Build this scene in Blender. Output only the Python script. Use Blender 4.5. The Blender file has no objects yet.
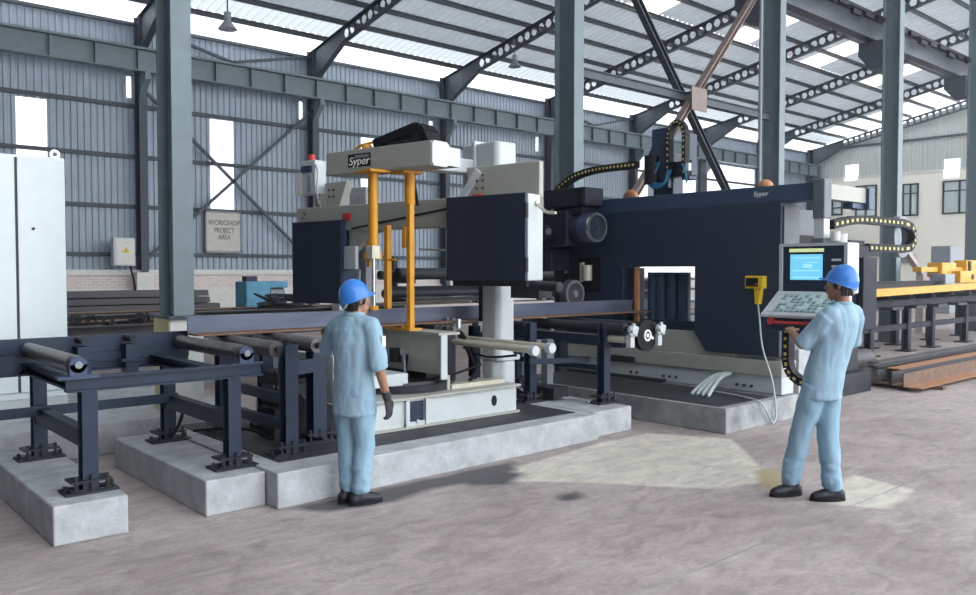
import bpy, bmesh, math, random
from mathutils import Vector, Matrix
random.seed(7)
S = bpy.context.scene
COL = S.collection
V = Vector
PI = math.pi

# ------------------------------------------------------------------ materials
def mat(name, col, rough=.6, metal=0., var=.12, scale=6., bump=0., bscale=40., col2=None, stretch=(1, 1, 1), spec=.4):
    m = bpy.data.materials.new(name); m.use_nodes = True
    nt = m.node_tree; b = nt.nodes['Principled BSDF']
    b.inputs['Roughness'].default_value = rough; b.inputs['Metallic'].default_value = metal
    b.inputs['Specular IOR Level'].default_value = spec
    tc = nt.nodes.new('ShaderNodeTexCoord'); mp = nt.nodes.new('ShaderNodeMapping')
    mp.inputs['Scale'].default_value = stretch
    nt.links.new(tc.outputs['Object'], mp.inputs['Vector'])
    nz = nt.nodes.new('ShaderNodeTexNoise'); nz.inputs['Scale'].default_value = scale
    nz.inputs['Detail'].default_value = 6.; nz.inputs['Roughness'].default_value = .6
    nt.links.new(mp.outputs['Vector'], nz.inputs['Vector'])
    rp = nt.nodes.new('ShaderNodeValToRGB')
    rp.color_ramp.elements[0].position = .3; rp.color_ramp.elements[1].position = .7
    c2 = col2 or tuple(min(1, c * (1 + var)) for c in col)
    c1 = col if col2 else tuple(c * (1 - var) for c in col)
    rp.color_ramp.elements[0].color = (*c1, 1); rp.color_ramp.elements[1].color = (*c2, 1)
    nt.links.new(nz.outputs['Fac'], rp.inputs['Fac'])
    nt.links.new(rp.outputs['Color'], b.inputs['Base Color'])
    if bump:
        n2 = nt.nodes.new('ShaderNodeTexNoise'); n2.inputs['Scale'].default_value = bscale; n2.inputs['Detail'].default_value = 4
        nt.links.new(mp.outputs['Vector'], n2.inputs['Vector'])
        bp = nt.nodes.new('ShaderNodeBump'); bp.inputs['Strength'].default_value = bump; bp.inputs['Distance'].default_value = .02
        nt.links.new(n2.outputs['Fac'], bp.inputs['Height']); nt.links.new(bp.outputs['Normal'], b.inputs['Normal'])
    return m

def translucent(name, col, fac=.9):
    m = bpy.data.materials.new(name); m.use_nodes = True
    nt = m.node_tree; nt.nodes.clear()
    o = nt.nodes.new('ShaderNodeOutputMaterial'); t = nt.nodes.new('ShaderNodeBsdfTranslucent')
    d = nt.nodes.new('ShaderNodeBsdfDiffuse'); mx = nt.nodes.new('ShaderNodeMixShader')
    nz = nt.nodes.new('ShaderNodeTexNoise'); nz.inputs['Scale'].default_value = 3
    rp = nt.nodes.new('ShaderNodeValToRGB')
    rp.color_ramp.elements[0].color = (*[c * .85 for c in col], 1); rp.color_ramp.elements[1].color = (*col, 1)
    nt.links.new(nz.outputs['Fac'], rp.inputs['Fac'])
    nt.links.new(rp.outputs['Color'], t.inputs['Color'])
    d.inputs['Color'].default_value = (*col, 1); mx.inputs['Fac'].default_value = 1 - fac
    nt.links.new(t.outputs[0], mx.inputs[1]); nt.links.new(d.outputs[0], mx.inputs[2]); nt.links.new(mx.outputs[0], o.inputs['Surface'])
    return m

def leak(m, fac, col):
    nt = m.node_tree; o = [n for n in nt.nodes if n.type == 'OUTPUT_MATERIAL'][0]; b = nt.nodes['Principled BSDF']
    t = nt.nodes.new('ShaderNodeBsdfTranslucent'); t.inputs['Color'].default_value = (*col, 1)
    mx = nt.nodes.new('ShaderNodeMixShader'); mx.inputs['Fac'].default_value = fac
    nt.links.new(b.outputs[0], mx.inputs[1]); nt.links.new(t.outputs[0], mx.inputs[2]); nt.links.new(mx.outputs[0], o.inputs['Surface'])
def emit(name, col, st):
    m = bpy.data.materials.new(name); m.use_nodes = True
    b = m.node_tree.nodes['Principled BSDF']
    b.inputs['Base Color'].default_value = (*[c * .3 for c in col], 1)
    b.inputs['Emission Color'].default_value = (*col, 1); b.inputs['Emission Strength'].default_value = st
    return m

def glass(name, col):
    m = bpy.data.materials.new(name); m.use_nodes = True
    b = m.node_tree.nodes['Principled BSDF']
    b.inputs['Base Color'].default_value = (*col, 1); b.inputs['Roughness'].default_value = .08
    b.inputs['Specular IOR Level'].default_value = .7
    return m

def brick_mat():
    m = bpy.data.materials.new('painted_brick'); m.use_nodes = True
    nt = m.node_tree; b = nt.nodes['Principled BSDF']; b.inputs['Roughness'].default_value = .9
    tc = nt.nodes.new('ShaderNodeTexCoord'); mp = nt.nodes.new('ShaderNodeMapping'); mp.inputs['Rotation'].default_value = (PI/2, 0, 0)
    br = nt.nodes.new('ShaderNodeTexBrick'); br.inputs['Scale'].default_value = 1.
    br.inputs['Brick Width'].default_value = .24; br.inputs['Row Height'].default_value = .085; br.inputs['Mortar Size'].default_value = .012
    br.inputs['Color1'].default_value = (.58, .47, .44, 1); br.inputs['Color2'].default_value = (.66, .57, .54, 1); br.inputs['Mortar'].default_value = (.72, .7, .68, 1)
    nt.links.new(tc.outputs['Object'], mp.inputs['Vector']); nt.links.new(mp.outputs['Vector'], br.inputs['Vector'])
    nt.links.new(br.outputs['Color'], b.inputs['Base Color'])
    return m

def floor_mat(name, base, dark, light, crack=True):
    m = bpy.data.materials.new(name); m.use_nodes = True
    nt = m.node_tree; b = nt.nodes['Principled BSDF']; b.inputs['Roughness'].default_value = .62; b.inputs['Specular IOR Level'].default_value = .3
    tc = nt.nodes.new('ShaderNodeTexCoord')
    def noise(sc, det=8, ro=.62, st=(1, 1, 1), dist=0.):
        mp = nt.nodes.new('ShaderNodeMapping'); mp.inputs['Scale'].default_value = st
        nt.links.new(tc.outputs['Object'], mp.inputs['Vector'])
        n = nt.nodes.new('ShaderNodeTexNoise'); n.inputs['Scale'].default_value = sc; n.inputs['Detail'].default_value = det
        n.inputs['Roughness'].default_value = ro; n.inputs['Distortion'].default_value = dist
        nt.links.new(mp.outputs['Vector'], n.inputs['Vector']); return n
    def ramp(src, p0, p1, c0, c1):
        r = nt.nodes.new('ShaderNodeValToRGB'); r.color_ramp.elements[0].position = p0; r.color_ramp.elements[1].position = p1
        r.color_ramp.elements[0].color = (*c0, 1); r.color_ramp.elements[1].color = (*c1, 1)
        nt.links.new(src, r.inputs['Fac']); return r
    def mix(mode, fac, a, bb):
        x = nt.nodes.new('ShaderNodeMixRGB'); x.blend_type = mode; x.inputs['Fac'].default_value = fac
        nt.links.new(a, x.inputs[1]); nt.links.new(bb, x.inputs[2]); return x
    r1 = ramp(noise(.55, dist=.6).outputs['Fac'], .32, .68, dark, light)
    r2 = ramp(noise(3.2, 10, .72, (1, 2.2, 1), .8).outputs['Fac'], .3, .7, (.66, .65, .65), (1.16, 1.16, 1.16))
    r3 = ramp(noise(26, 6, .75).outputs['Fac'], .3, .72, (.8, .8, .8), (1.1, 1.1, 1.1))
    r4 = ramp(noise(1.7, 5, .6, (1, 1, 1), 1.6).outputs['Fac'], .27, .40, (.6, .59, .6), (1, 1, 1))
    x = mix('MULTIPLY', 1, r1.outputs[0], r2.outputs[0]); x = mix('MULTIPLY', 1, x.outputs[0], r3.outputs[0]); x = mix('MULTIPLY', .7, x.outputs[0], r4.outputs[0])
    if crack:
        at = nt.nodes.new('ShaderNodeAttribute'); at.attribute_name = 'marks'
        sp = nt.nodes.new('ShaderNodeSeparateColor'); nt.links.new(at.outputs['Color'], sp.inputs['Color'])
        def mask(src, sc, amt):
            n = noise(sc, 8, .65); a = nt.nodes.new('ShaderNodeMath'); a.operation = 'MULTIPLY_ADD'
            nt.links.new(n.outputs['Fac'], a.inputs[0]); a.inputs[1].default_value = amt; nt.links.new(src, a.inputs[2])
            r = nt.nodes.new('ShaderNodeValToRGB'); r.color_ramp.elements[0].position = .45 + amt*.5; r.color_ramp.elements[1].position = min(1, .75 + amt*.5)
            nt.links.new(a.outputs[0], r.inputs['Fac']); return r.outputs['Color']
        def blend(fac, a, col):
            q = nt.nodes.new('ShaderNodeMixRGB'); nt.links.new(fac, q.inputs['Fac']); nt.links.new(a, q.inputs[1]); q.inputs[2].default_value = (*col, 1); return q
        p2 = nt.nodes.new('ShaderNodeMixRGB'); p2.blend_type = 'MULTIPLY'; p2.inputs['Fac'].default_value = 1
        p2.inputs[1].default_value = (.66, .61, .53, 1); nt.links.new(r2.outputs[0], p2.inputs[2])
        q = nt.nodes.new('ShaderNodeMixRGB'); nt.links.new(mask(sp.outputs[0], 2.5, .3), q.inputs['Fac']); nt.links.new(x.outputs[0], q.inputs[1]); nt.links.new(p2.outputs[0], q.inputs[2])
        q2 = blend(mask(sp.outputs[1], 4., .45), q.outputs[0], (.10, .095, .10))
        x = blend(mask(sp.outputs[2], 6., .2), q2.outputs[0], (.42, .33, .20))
    nt.links.new(x.outputs[0], b.inputs['Base Color'])
    bp = nt.nodes.new('ShaderNodeBump'); bp.inputs['Strength'].default_value = .25; bp.inputs['Distance'].default_value = .01
    nt.links.new(noise(60).outputs['Fac'], bp.inputs['Height']); nt.links.new(bp.outputs['Normal'], b.inputs['Normal'])
    return m

M = {}
M['floor'] = floor_mat('concrete_floor', None, (.36, .30, .285), (.52, .445, .43), True)
M['conc'] = mat('cast_concrete', (.41, .42, .435), .85, var=.22, scale=5, bump=.35, bscale=25, spec=.2)
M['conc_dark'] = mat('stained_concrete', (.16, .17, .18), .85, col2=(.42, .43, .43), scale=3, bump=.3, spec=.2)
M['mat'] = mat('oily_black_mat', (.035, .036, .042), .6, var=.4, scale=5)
M['navy'] = mat('navy_paint', (.010, .020, .046), .5, var=.2, scale=9)
M['panel'] = mat('dark_blue_panel', (.012, .020, .045), .45, var=.12, scale=14, bump=.04, bscale=120)
M['gantry'] = mat('gantry_blue_paint', (.015, .026, .055), .42, var=.12, scale=14)
M['panel2'] = mat('slate_blue_panel', (.035, .058, .115), .45, var=.1)
M['gearbox'] = mat('dark_navy_casting', (.012, .014, .026), .6, var=.3, spec=.2)
M['black'] = mat('black_rubber', (.008, .008, .011), .6, var=.3, spec=.2)
M['blacksteel'] = mat('black_steel', (.024, .026, .033), .55, var=.4, spec=.25)
M['roller'] = mat('worn_roller_steel', (.11, .10, .10), .38, var=.4, scale=12, metal=.5)
M['beige'] = mat('beige_grey_paint', (.36, .36, .32), .45, var=.06)
M['white'] = mat('white_paint', (.52, .55, .56), .4, var=.05)
M['cab'] = mat('pale_cabinet_paint', (.72, .78, .80), .4, var=.03)
M['grey'] = mat('grey_paint', (.22, .24, .27), .45, var=.08)
M['midgrey'] = mat('mid_grey_casting', (.11, .12, .14), .5, var=.15)
M['chrome'] = mat('chrome_steel', (.6, .62, .65), .22, metal=.9, var=.1)
M['cream'] = mat('cream_steel', (.55, .52, .42), .35, var=.15, metal=.2)
M['yellow'] = mat('amber_yellow_paint', (.66, .30, .02), .45, var=.15)
M['yellow2'] = mat('signal_yellow_paint', (.62, .33, .025), .5, var=.15)
M['lemon'] = mat('lemon_yellow_paint', (.72, .5, .02), .45, var=.1)
M['red'] = mat('red_paint', (.5, .03, .03), .4, var=.1)
M['column'] = mat('grey_green_paint', (.15, .195, .215), .5, var=.12, scale=4)
M['steel_dark'] = mat('dark_structural_steel', (.055, .066, .085), .55, var=.25)
M['purlin'] = mat('grey_purlin_steel', (.05, .058, .07), .55, var=.25)
M['brace2'] = mat('primer_brown_steel', (.22, .165, .15), .6, var=.15)
M['wall'] = mat('blue_grey_cladding', (.30, .35, .42), .5, var=.08, scale=2, metal=.1)
M['endclad'] = mat('cream_grey_cladding', (.50, .52, .51), .55, var=.06)
M['roof'] = mat('brightened_roof_sheet', (.50, .53, .56), .5, var=.15, scale=1.2, metal=.2)
leak(M['roof'], .11, (.86, .92, 1))  # translucency added so the sheets look brighter from below
M['creamwall'] = mat('cream_plaster', (.88, .86, .77), .8, var=.03)
M['coping'] = mat('white_plaster', (.66, .66, .63), .8, var=.08)
M['brick'] = brick_mat()
M['trans'] = translucent('translucent_sheet', (.95, .98, 1.))
M['trans2'] = translucent('aged_translucent_sheet', (.34, .36, .38))
M['sky_light'] = translucent('warm_translucent_sheet', (1., .93, .78))
M['rust'] = mat('rusted_steel', (.10, .065, .05), .7, var=.4, scale=8, col2=(.22, .12, .075))
M['rust_or'] = mat('orange_rust', (.30, .13, .06), .75, scale=7, col2=(.42, .22, .12))
M['mill'] = mat('mill_scale_steel', (.045, .045, .055), .55, scale=5, col2=(.09, .08, .085), stretch=(.3, 1, 1))
M['beam'] = mat('blue_mill_scale', (.06, .075, .125), .4, scale=4, col2=(.12, .13, .18), stretch=(.3, 1, 2), metal=.2)
M['skin'] = mat('skin', (.36, .185, .12), .55, var=.08, scale=12)
M['hair'] = mat('black_hair', (.012, .010, .010), .6, var=.3, scale=60)
M['shirt'] = mat('light_blue_work_cloth', (.285, .415, .51), .85, var=.07, scale=9, bump=.55, bscale=11, stretch=(1, 1, .6), spec=.15)
M['trouser'] = mat('light_blue_trouser_cloth', (.265, .405, .51), .85, var=.08, scale=9, bump=.6, bscale=10, stretch=(1.4, 1.4, .5), spec=.15)
M['helmet'] = mat('blue_helmet_plastic', (.045, .20, .60), .2, var=.06)
M['shoe'] = mat('black_shoe_leather', (.02, .021, .027), .5, var=.3)
M['glove'] = mat('dark_work_glove', (.045, .045, .05), .9, var=.4, scale=30, bump=.3)
M['patchw'] = mat('white_cloth', (.6, .64, .66), .8, var=.03)
M['sign'] = mat('sign_board', (.52, .5, .46), .7, var=.06)
M['ink'] = mat('black_lettering', (.06, .06, .065), .8, var=.1)
M['whiteink'] = mat('white_lettering', (.85, .86, .86), .6, var=.03)
M['screen'] = emit('screen_glow', (.16, .55, .80), .24)
M['screen2'] = emit('screen_window', (.30, .70, .9), .26)
M['screenbar'] = emit('screen_yellow_bar', (.62, .72, .35), .2)
M['desk'] = mat('keypad_panel', (.36, .46, .48), .3, var=.25, scale=25, col2=(.6, .68, .68))
M['key'] = mat('key_caps', (.26, .36, .38), .5, var=.3)
M['pane'] = glass('window_glass', (.5, .6, .6))
M['hose'] = mat('blue_hose', (.03, .17, .30), .4, var=.1)
M['silver'] = mat('silver_hose', (.42, .47, .47), .45, var=.12, scale=50)
M['cyan'] = mat('cyan_machine_paint', (.09, .27, .40), .5, var=.2)
M['dotyellow'] = mat('chain_link_yellow', (.62, .52, .18), .5, var=.05)
M['orange'] = mat('orange_paint', (.5, .22, .10), .5, var=.1)
M['pink'] = mat('pale_primer_steel', (.5, .42, .40), .6, var=.1)

# ------------------------------------------------------------------ geometry collector
def frame2(o, ang):
    u = V((math.cos(ang), math.sin(ang), 0)); v = V((-math.sin(ang), math.cos(ang), 0))
    return (V(o), u, v)

class MB:
    def __init__(s): s.bm = bmesh.new()
    def hexa(s, p):
        vs = [s.bm.verts.new(q) for q in p]
        for f in ((0, 3, 2, 1), (4, 5, 6, 7), (0, 1, 5, 4), (1, 2, 6, 5), (2, 3, 7, 6), (3, 0, 4, 7)):
            s.bm.faces.new([vs[i] for i in f])
        return s
    def box(s, x0, x1, y0, y1, z0, z1):
        return s.hexa([(x0, y0, z0), (x1, y0, z0), (x1, y1, z0), (x0, y1, z0), (x0, y0, z1), (x1, y0, z1), (x1, y1, z1), (x0, y1, z1)])
    def fbox(s, fr, a0, a1, b0, b1, z0, z1):
        o, u, v = fr; k = V((0, 0, 1))
        return s.hexa([o + u*a + v*b + k*z for z in (z0, z1) for a, b in ((a0, b0), (a1, b0), (a1, b1), (a0, b1))])
    def prism(s, poly, d):   # poly list of 3d points, extruded by vector d
        d = V(d); a = [s.bm.verts.new(V(p)) for p in poly]; b = [s.bm.verts.new(V(p) + d) for p in poly]
        n = len(a)
        s.bm.faces.new(a[::-1]); s.bm.faces.new(b)
        for i in range(n): s.bm.faces.new((a[i], a[(i+1) % n], b[(i+1) % n], b[i]))
        return s
    def bar(s, p0, p1, w, h, up=(0, 0, 1)):
        p0, p1 = V(p0), V(p1); d = (p1 - p0).normalized(); up = V(up)
        sd = d.cross(up).normalized(); up = sd.cross(d)
        return s.hexa([p + sd*a*w/2 + up*b*h/2 for p in (p0, p1) for a, b in ((-1, -1), (1, -1), (1, 1), (-1, 1))])
    def prof(s, p0, p1, pts, up=(0, 0, 1)):   # pts (side, up) closed profile
        p0, p1 = V(p0), V(p1); d = (p1 - p0).normalized(); up = V(up)
        sd = d.cross(up).normalized(); up = sd.cross(d)
        return s.prism([p0 + sd*a + up*b for a, b in pts], p1 - p0)
    def ibeam(s, p0, p1, w, h, tf=.015, tw=.012, up=(0, 0, 1)):
        x, y = w/2, h/2; t = tw/2
        return s.prof(p0, p1, [(-x, -y), (x, -y), (x, -y+tf), (t, -y+tf), (t, y-tf), (x, y-tf), (x, y), (-x, y), (-x, y-tf), (-t, y-tf), (-t, -y+tf), (-x, -y+tf)], up)
    def cyl(s, p0, p1, r, n=20, r1=None):
        p0, p1 = V(p0), V(p1); d = (p1 - p0).normalized()
        a = d.orthogonal().normalized(); b = d.cross(a); r1 = r if r1 is None else r1
        A = [s.bm.verts.new(p0 + (a*math.cos(2*PI*i/n) + b*math.sin(2*PI*i/n))*r) for i in range(n)]
        B = [s.bm.verts.new(p1 + (a*math.cos(2*PI*i/n) + b*math.sin(2*PI*i/n))*r1) for i in range(n)]
        s.bm.faces.new(A[::-1]); s.bm.faces.new(B)
        for i in range(n): s.bm.faces.new((A[i], A[(i+1) % n], B[(i+1) % n], B[i]))
        return s
    def ring(s, c, ax, r0, r1, h, n=28):   # hollow ring
        c = V(c); d = V(ax).normalized(); a = d.orthogonal().normalized(); b = d.cross(a)
        L = []
        for (r, z) in ((r0, 0), (r1, 0), (r1, h), (r0, h)):
            L.append([s.bm.verts.new(c + d*z + (a*math.cos(2*PI*i/n) + b*math.sin(2*PI*i/n))*r) for i in range(n)])
        for k in range(4):
            A, B = L[k], L[(k+1) % 4]
            for i in range(n): s.bm.faces.new((A[i], A[(i+1) % n], B[(i+1) % n], B[i]))
        return s
    def limb(s, pts, rad, side=None, n=14, cap=.6):   # capsule chain; rad r or (ra,rb)
        P = [V(p) for p in pts]; R = [(r, r) if not isinstance(r, tuple) else r for r in rad]
        T = [((P[min(i+1, len(P)-1)] - P[max(i-1, 0)]).normalized()) for i in range(len(P))]
        P2 = [P[0] - T[0]*R[0][0]*cap] + P + [P[-1] + T[-1]*R[-1][0]*cap]
        R2 = [(R[0][0]*.62, R[0][1]*.62)] + R + [(R[-1][0]*.62, R[-1][1]*.62)]
        T2 = [T[0]] + T + [T[-1]]
        a = V(side) if side else T[0].orthogonal()
        rings = []
        for p, r, t in zip(P2, R2, T2):
            a = (a - t*a.dot(t)).normalized(); b = t.cross(a)
            rings.append([s.bm.verts.new(p + a*math.cos(2*PI*i/n)*r[0] + b*math.sin(2*PI*i/n)*r[1]) for i in range(n)])
        s.bm.faces.new(rings[0][::-1]); s.bm.faces.new(rings[-1])
        for A, B in zip(rings, rings[1:]):
            for i in range(n): s.bm.faces.new((A[i], A[(i+1) % n], B[(i+1) % n], B[i]))
        return s
    def tube(s, pts, r, n=8, sub=6):
        P = [V(p) for p in pts]
        if sub > 1 and len(P) > 2:
            Q = []
            for i in range(len(P)-1):
                p0, p1, p2, p3 = P[max(i-1, 0)], P[i], P[i+1], P[min(i+2, len(P)-1)]
                for k in range(sub):
                    t = k/sub
                    Q.append(.5*((2*p1) + (p2-p0)*t + (2*p0-5*p1+4*p2-p3)*t*t + (3*p1-p0-3*p2+p3)*t**3))
            P = Q + [P[-1]]
        return s.limb(P, [r]*len(P), n=n, cap=.2)
    def ball(s, c, r, n=16, m=10, sc=(1, 1, 1)):
        c = V(c); rows = []
        for j in range(1, m):
            th = PI*j/m
            rows.append([s.bm.verts.new(c + V((r*sc[0]*math.sin(th)*math.cos(2*PI*i/n), r*sc[1]*math.sin(th)*math.sin(2*PI*i/n), r*sc[2]*math.cos(th)))) for i in range(n)])
        t = s.bm.verts.new(c + V((0, 0, r*sc[2]))); b = s.bm.verts.new(c - V((0, 0, r*sc[2])))
        for i in range(n):
            s.bm.faces.new((t, rows[0][i], rows[0][(i+1) % n])); s.bm.faces.new((b, rows[-1][(i+1) % n], rows[-1][i]))
            for A, B in zip(rows, rows[1:]): s.bm.faces.new((A[i], B[i], B[(i+1) % n], A[(i+1) % n]))
        return s
    def grid(s, P):   # rows of points
        R = [[s.bm.verts.new(p) for p in r] for r in P]
        for A, B in zip(R, R[1:]):
            for i in range(len(A)-1): s.bm.faces.new((A[i], A[i+1], B[i+1], B[i]))
        return s
    def bolts(s, pts, r=.012, h=.02, ax=(0, 0, 1)):
        for p in pts: s.cyl(p, V(p) + V(ax)*h, r, 6)
        return s
    def build(s, name, m, parent=None, bevel=0., smooth=False, loc=None, solid=0., recalc=True):
        if recalc: bmesh.ops.recalc_face_normals(s.bm, faces=s.bm.faces[:])
        root = parent
        while root is not None and root.parent: root = root.parent
        off = V(root.get('_o', (0, 0, 0))) if root else V(loc or (0, 0, 0))
        if off.length: bmesh.ops.translate(s.bm, verts=s.bm.verts[:], vec=-off)
        if smooth:
            for f in s.bm.faces: f.smooth = True
            for e in s.bm.edges:
                if len(e.link_faces) == 2 and e.calc_face_angle(0) > .6: e.smooth = False
        me = bpy.data.meshes.new(name); s.bm.to_mesh(me); s.bm.free()
        me.materials.append(m)
        o = bpy.data.objects.new(name, me); COL.objects.link(o)
        if parent: o.parent = parent
        else: o.location = off
        if bevel:
            b = o.modifiers.new('bevel', 'BEVEL'); b.width = bevel; b.segments = 2; b.limit_method = 'ANGLE'; b.angle_limit = .7
            for p in me.polygons: p.use_smooth = False
        if solid:
            b = o.modifiers.new('solidify', 'SOLIDIFY'); b.thickness = solid
        return o

def remeshed(mb, voxel, smooth=3, dec=1.):
    me = bpy.data.meshes.new('tmp'); bmesh.ops.recalc_face_normals(mb.bm, faces=mb.bm.faces[:]); mb.bm.to_mesh(me); mb.bm.free()
    o = bpy.data.objects.new('tmp', me); COL.objects.link(o)
    r = o.modifiers.new('r', 'REMESH'); r.mode = 'VOXEL'; r.voxel_size = voxel; r.use_smooth_shade = True
    if smooth:
        k = o.modifiers.new('s', 'SMOOTH'); k.factor = .5; k.iterations = smooth
    dg = bpy.context.evaluated_depsgraph_get(); dg.update()
    m2 = bpy.data.meshes.new_from_object(o.evaluated_get(dg))
    bpy.data.objects.remove(o)
    out = MB(); out.bm.from_mesh(m2)
    return out

def bolt_parts(name, pts, r, h, ax, m, parent):
    for p in pts: MB().cyl(p, V(p) + V(ax)*h, r, 8).build(name, m, parent)
def thing(name, label, cat, loc=(0, 0, 0), group=None):
    o = bpy.data.objects.new(name, None); COL.objects.link(o); o.location = loc; o['_o'] = tuple(loc)
    o.empty_display_size = .1
    o['label'] = label; o['category'] = cat
    if group: o['group'] = group
    return o
def tag(o, label, cat, group=None):
    o['label'] = label; o['category'] = cat
    if group: o['group'] = group
    return o
def struct(o, label=None, cat=None):
    o['kind'] = 'structure'
    return o
def dup(root, delta, label=None):
    d = V(delta); r = root.copy(); COL.objects.link(r); r.location = root.location + d; r['_o'] = tuple(r.location)
    if label: r['label'] = label
    for ch in list(root.children):
        c = ch.copy(); COL.objects.link(c); c.parent = r
        for g in list(ch.children):
            e = g.copy(); COL.objects.link(e); e.parent = c
    return r
def words(text, size, origin, right, up, m, name, parent, thick=.004, font_scale=1., align='CENTER', shear=0.):
    cu = bpy.data.curves.new('t', 'FONT'); cu.body = text; cu.size = size; cu.align_x = align; cu.align_y = 'CENTER'; cu.extrude = thick/2
    cu.space_line = 1.0; cu.shear = shear
    o = bpy.data.objects.new('t', cu); COL.objects.link(o)
    dg = bpy.context.evaluated_depsgraph_get(); dg.update()
    me = bpy.data.meshes.new_from_object(o.evaluated_get(dg)); bpy.data.objects.remove(o)
    r, u = V(right).normalized(), V(up).normalized(); n = r.cross(u)
    mb = MB(); mb.bm.from_mesh(me)
    for v in mb.bm.verts:
        c = v.co.copy(); v.co = V(origin) + r*c.x*font_scale + u*c.y + n*c.z
    return mb.build(name, m, parent, recalc=False)

# ------------------------------------------------------------------ camera, world
cam = bpy.data.cameras.new('camera'); co = bpy.data.objects.new('camera', cam); COL.objects.link(co)
co.location = (0, 0, 1.77)
co.rotation_euler = (math.radians(90 - 1.91), 0, math.radians(-41.5))
cam.sensor_width = 36; cam.lens = 824/976*36; cam.clip_end = 300
S.camera = co
w = bpy.data.worlds.new('sky'); S.world = w; w.use_nodes = True
wt = w.node_tree; bg = wt.nodes['Background']; bg.inputs['Strength'].default_value = 1.25
wc = wt.nodes.new('ShaderNodeTexCoord'); wx = wt.nodes.new('ShaderNodeSeparateXYZ'); wr_ = wt.nodes.new('ShaderNodeValToRGB')
wt.links.new(wc.outputs['Generated'], wx.inputs[0]); wt.links.new(wx.outputs['Z'], wr_.inputs['Fac']); wt.links.new(wr_.outputs['Color'], bg.inputs['Color'])
wr_.color_ramp.elements[0].position = 0.; wr_.color_ramp.elements[0].color = (.90, .955, 1.0, 1)
wr_.color_ramp.elements[1].position = .8; wr_.color_ramp.elements[1].color = (.55, .585, .62, 1)
S.view_settings.view_transform = 'Standard'; S.view_settings.look = 'None'; S.view_settings.gamma = 1
S.view_settings.exposure = 2.18
S.cycles.use_denoising = True
try: S.cycles.denoiser = 'OPENIMAGEDENOISE'
except Exception: pass
S.cycles.max_bounces = 8; S.cycles.diffuse_bounces = 5; S.cycles.transmission_bounces = 6
S.cycles.sample_clamp_indirect = 6

# ------------------------------------------------------------------ setting
EY, EZ, SL = 26.4, 9.55, .2
XE, XW, YF = 51.0, -5.0, -3.5
def zr(y): return EZ + SL*(EY - y)
WC = [2.9, 8.87, 14.8, 20.76, 26.78, 32.75, 38.75, 44.7, 50.7]

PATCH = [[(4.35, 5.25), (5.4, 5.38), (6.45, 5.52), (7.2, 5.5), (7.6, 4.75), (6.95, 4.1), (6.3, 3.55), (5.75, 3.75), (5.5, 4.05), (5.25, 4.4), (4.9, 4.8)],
         [(6.0, 3.0), (6.2, 2.56), (6.93, 2.66), (7.05, 3.2), (6.62, 3.15)]]
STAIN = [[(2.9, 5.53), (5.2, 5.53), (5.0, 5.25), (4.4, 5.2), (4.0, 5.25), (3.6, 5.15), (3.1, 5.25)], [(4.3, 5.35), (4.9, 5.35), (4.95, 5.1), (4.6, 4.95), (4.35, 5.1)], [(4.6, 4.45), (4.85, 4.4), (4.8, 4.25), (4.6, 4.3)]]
OCHRE = [[(6.0, 3.45), (6.55, 3.85), (6.75, 3.75), (6.2, 3.3)]]
def sdist(x, y, poly):
    ins = False; dm = 9
    for (x0, y0), (x1, y1) in zip(poly, poly[1:] + poly[:1]):
        if (y0 > y) != (y1 > y) and x < x0 + (y-y0)/(y1-y0)*(x1-x0): ins = not ins
        t = max(0, min(1, ((x-x0)*(x1-x0) + (y-y0)*(y1-y0))/((x1-x0)**2 + (y1-y0)**2)))
        dm = min(dm, math.hypot(x-x0-t*(x1-x0), y-y0-t*(y1-y0)))
    return dm if ins else -dm
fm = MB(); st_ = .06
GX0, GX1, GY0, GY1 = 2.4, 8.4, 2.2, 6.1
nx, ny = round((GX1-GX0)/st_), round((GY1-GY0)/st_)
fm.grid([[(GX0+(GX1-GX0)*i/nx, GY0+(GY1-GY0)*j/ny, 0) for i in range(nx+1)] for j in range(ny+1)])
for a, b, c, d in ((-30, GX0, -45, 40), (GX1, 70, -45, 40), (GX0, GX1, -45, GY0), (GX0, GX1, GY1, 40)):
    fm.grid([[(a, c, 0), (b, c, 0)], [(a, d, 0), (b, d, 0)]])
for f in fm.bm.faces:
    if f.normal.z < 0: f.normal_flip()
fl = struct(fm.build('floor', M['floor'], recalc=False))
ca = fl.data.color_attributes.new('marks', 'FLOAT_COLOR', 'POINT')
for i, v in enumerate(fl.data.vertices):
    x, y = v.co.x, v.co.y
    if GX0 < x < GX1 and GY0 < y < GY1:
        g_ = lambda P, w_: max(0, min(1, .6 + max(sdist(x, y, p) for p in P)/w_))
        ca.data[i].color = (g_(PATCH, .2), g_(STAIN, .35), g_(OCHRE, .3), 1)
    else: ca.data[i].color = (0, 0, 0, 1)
for i, yj in enumerate((2.78, 8.1, -2.2)):
    struct(MB().box(-10, 45, yj-.0035, yj+.0035, -.02, .0015).build('floor_joint', M['conc_dark']))

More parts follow.
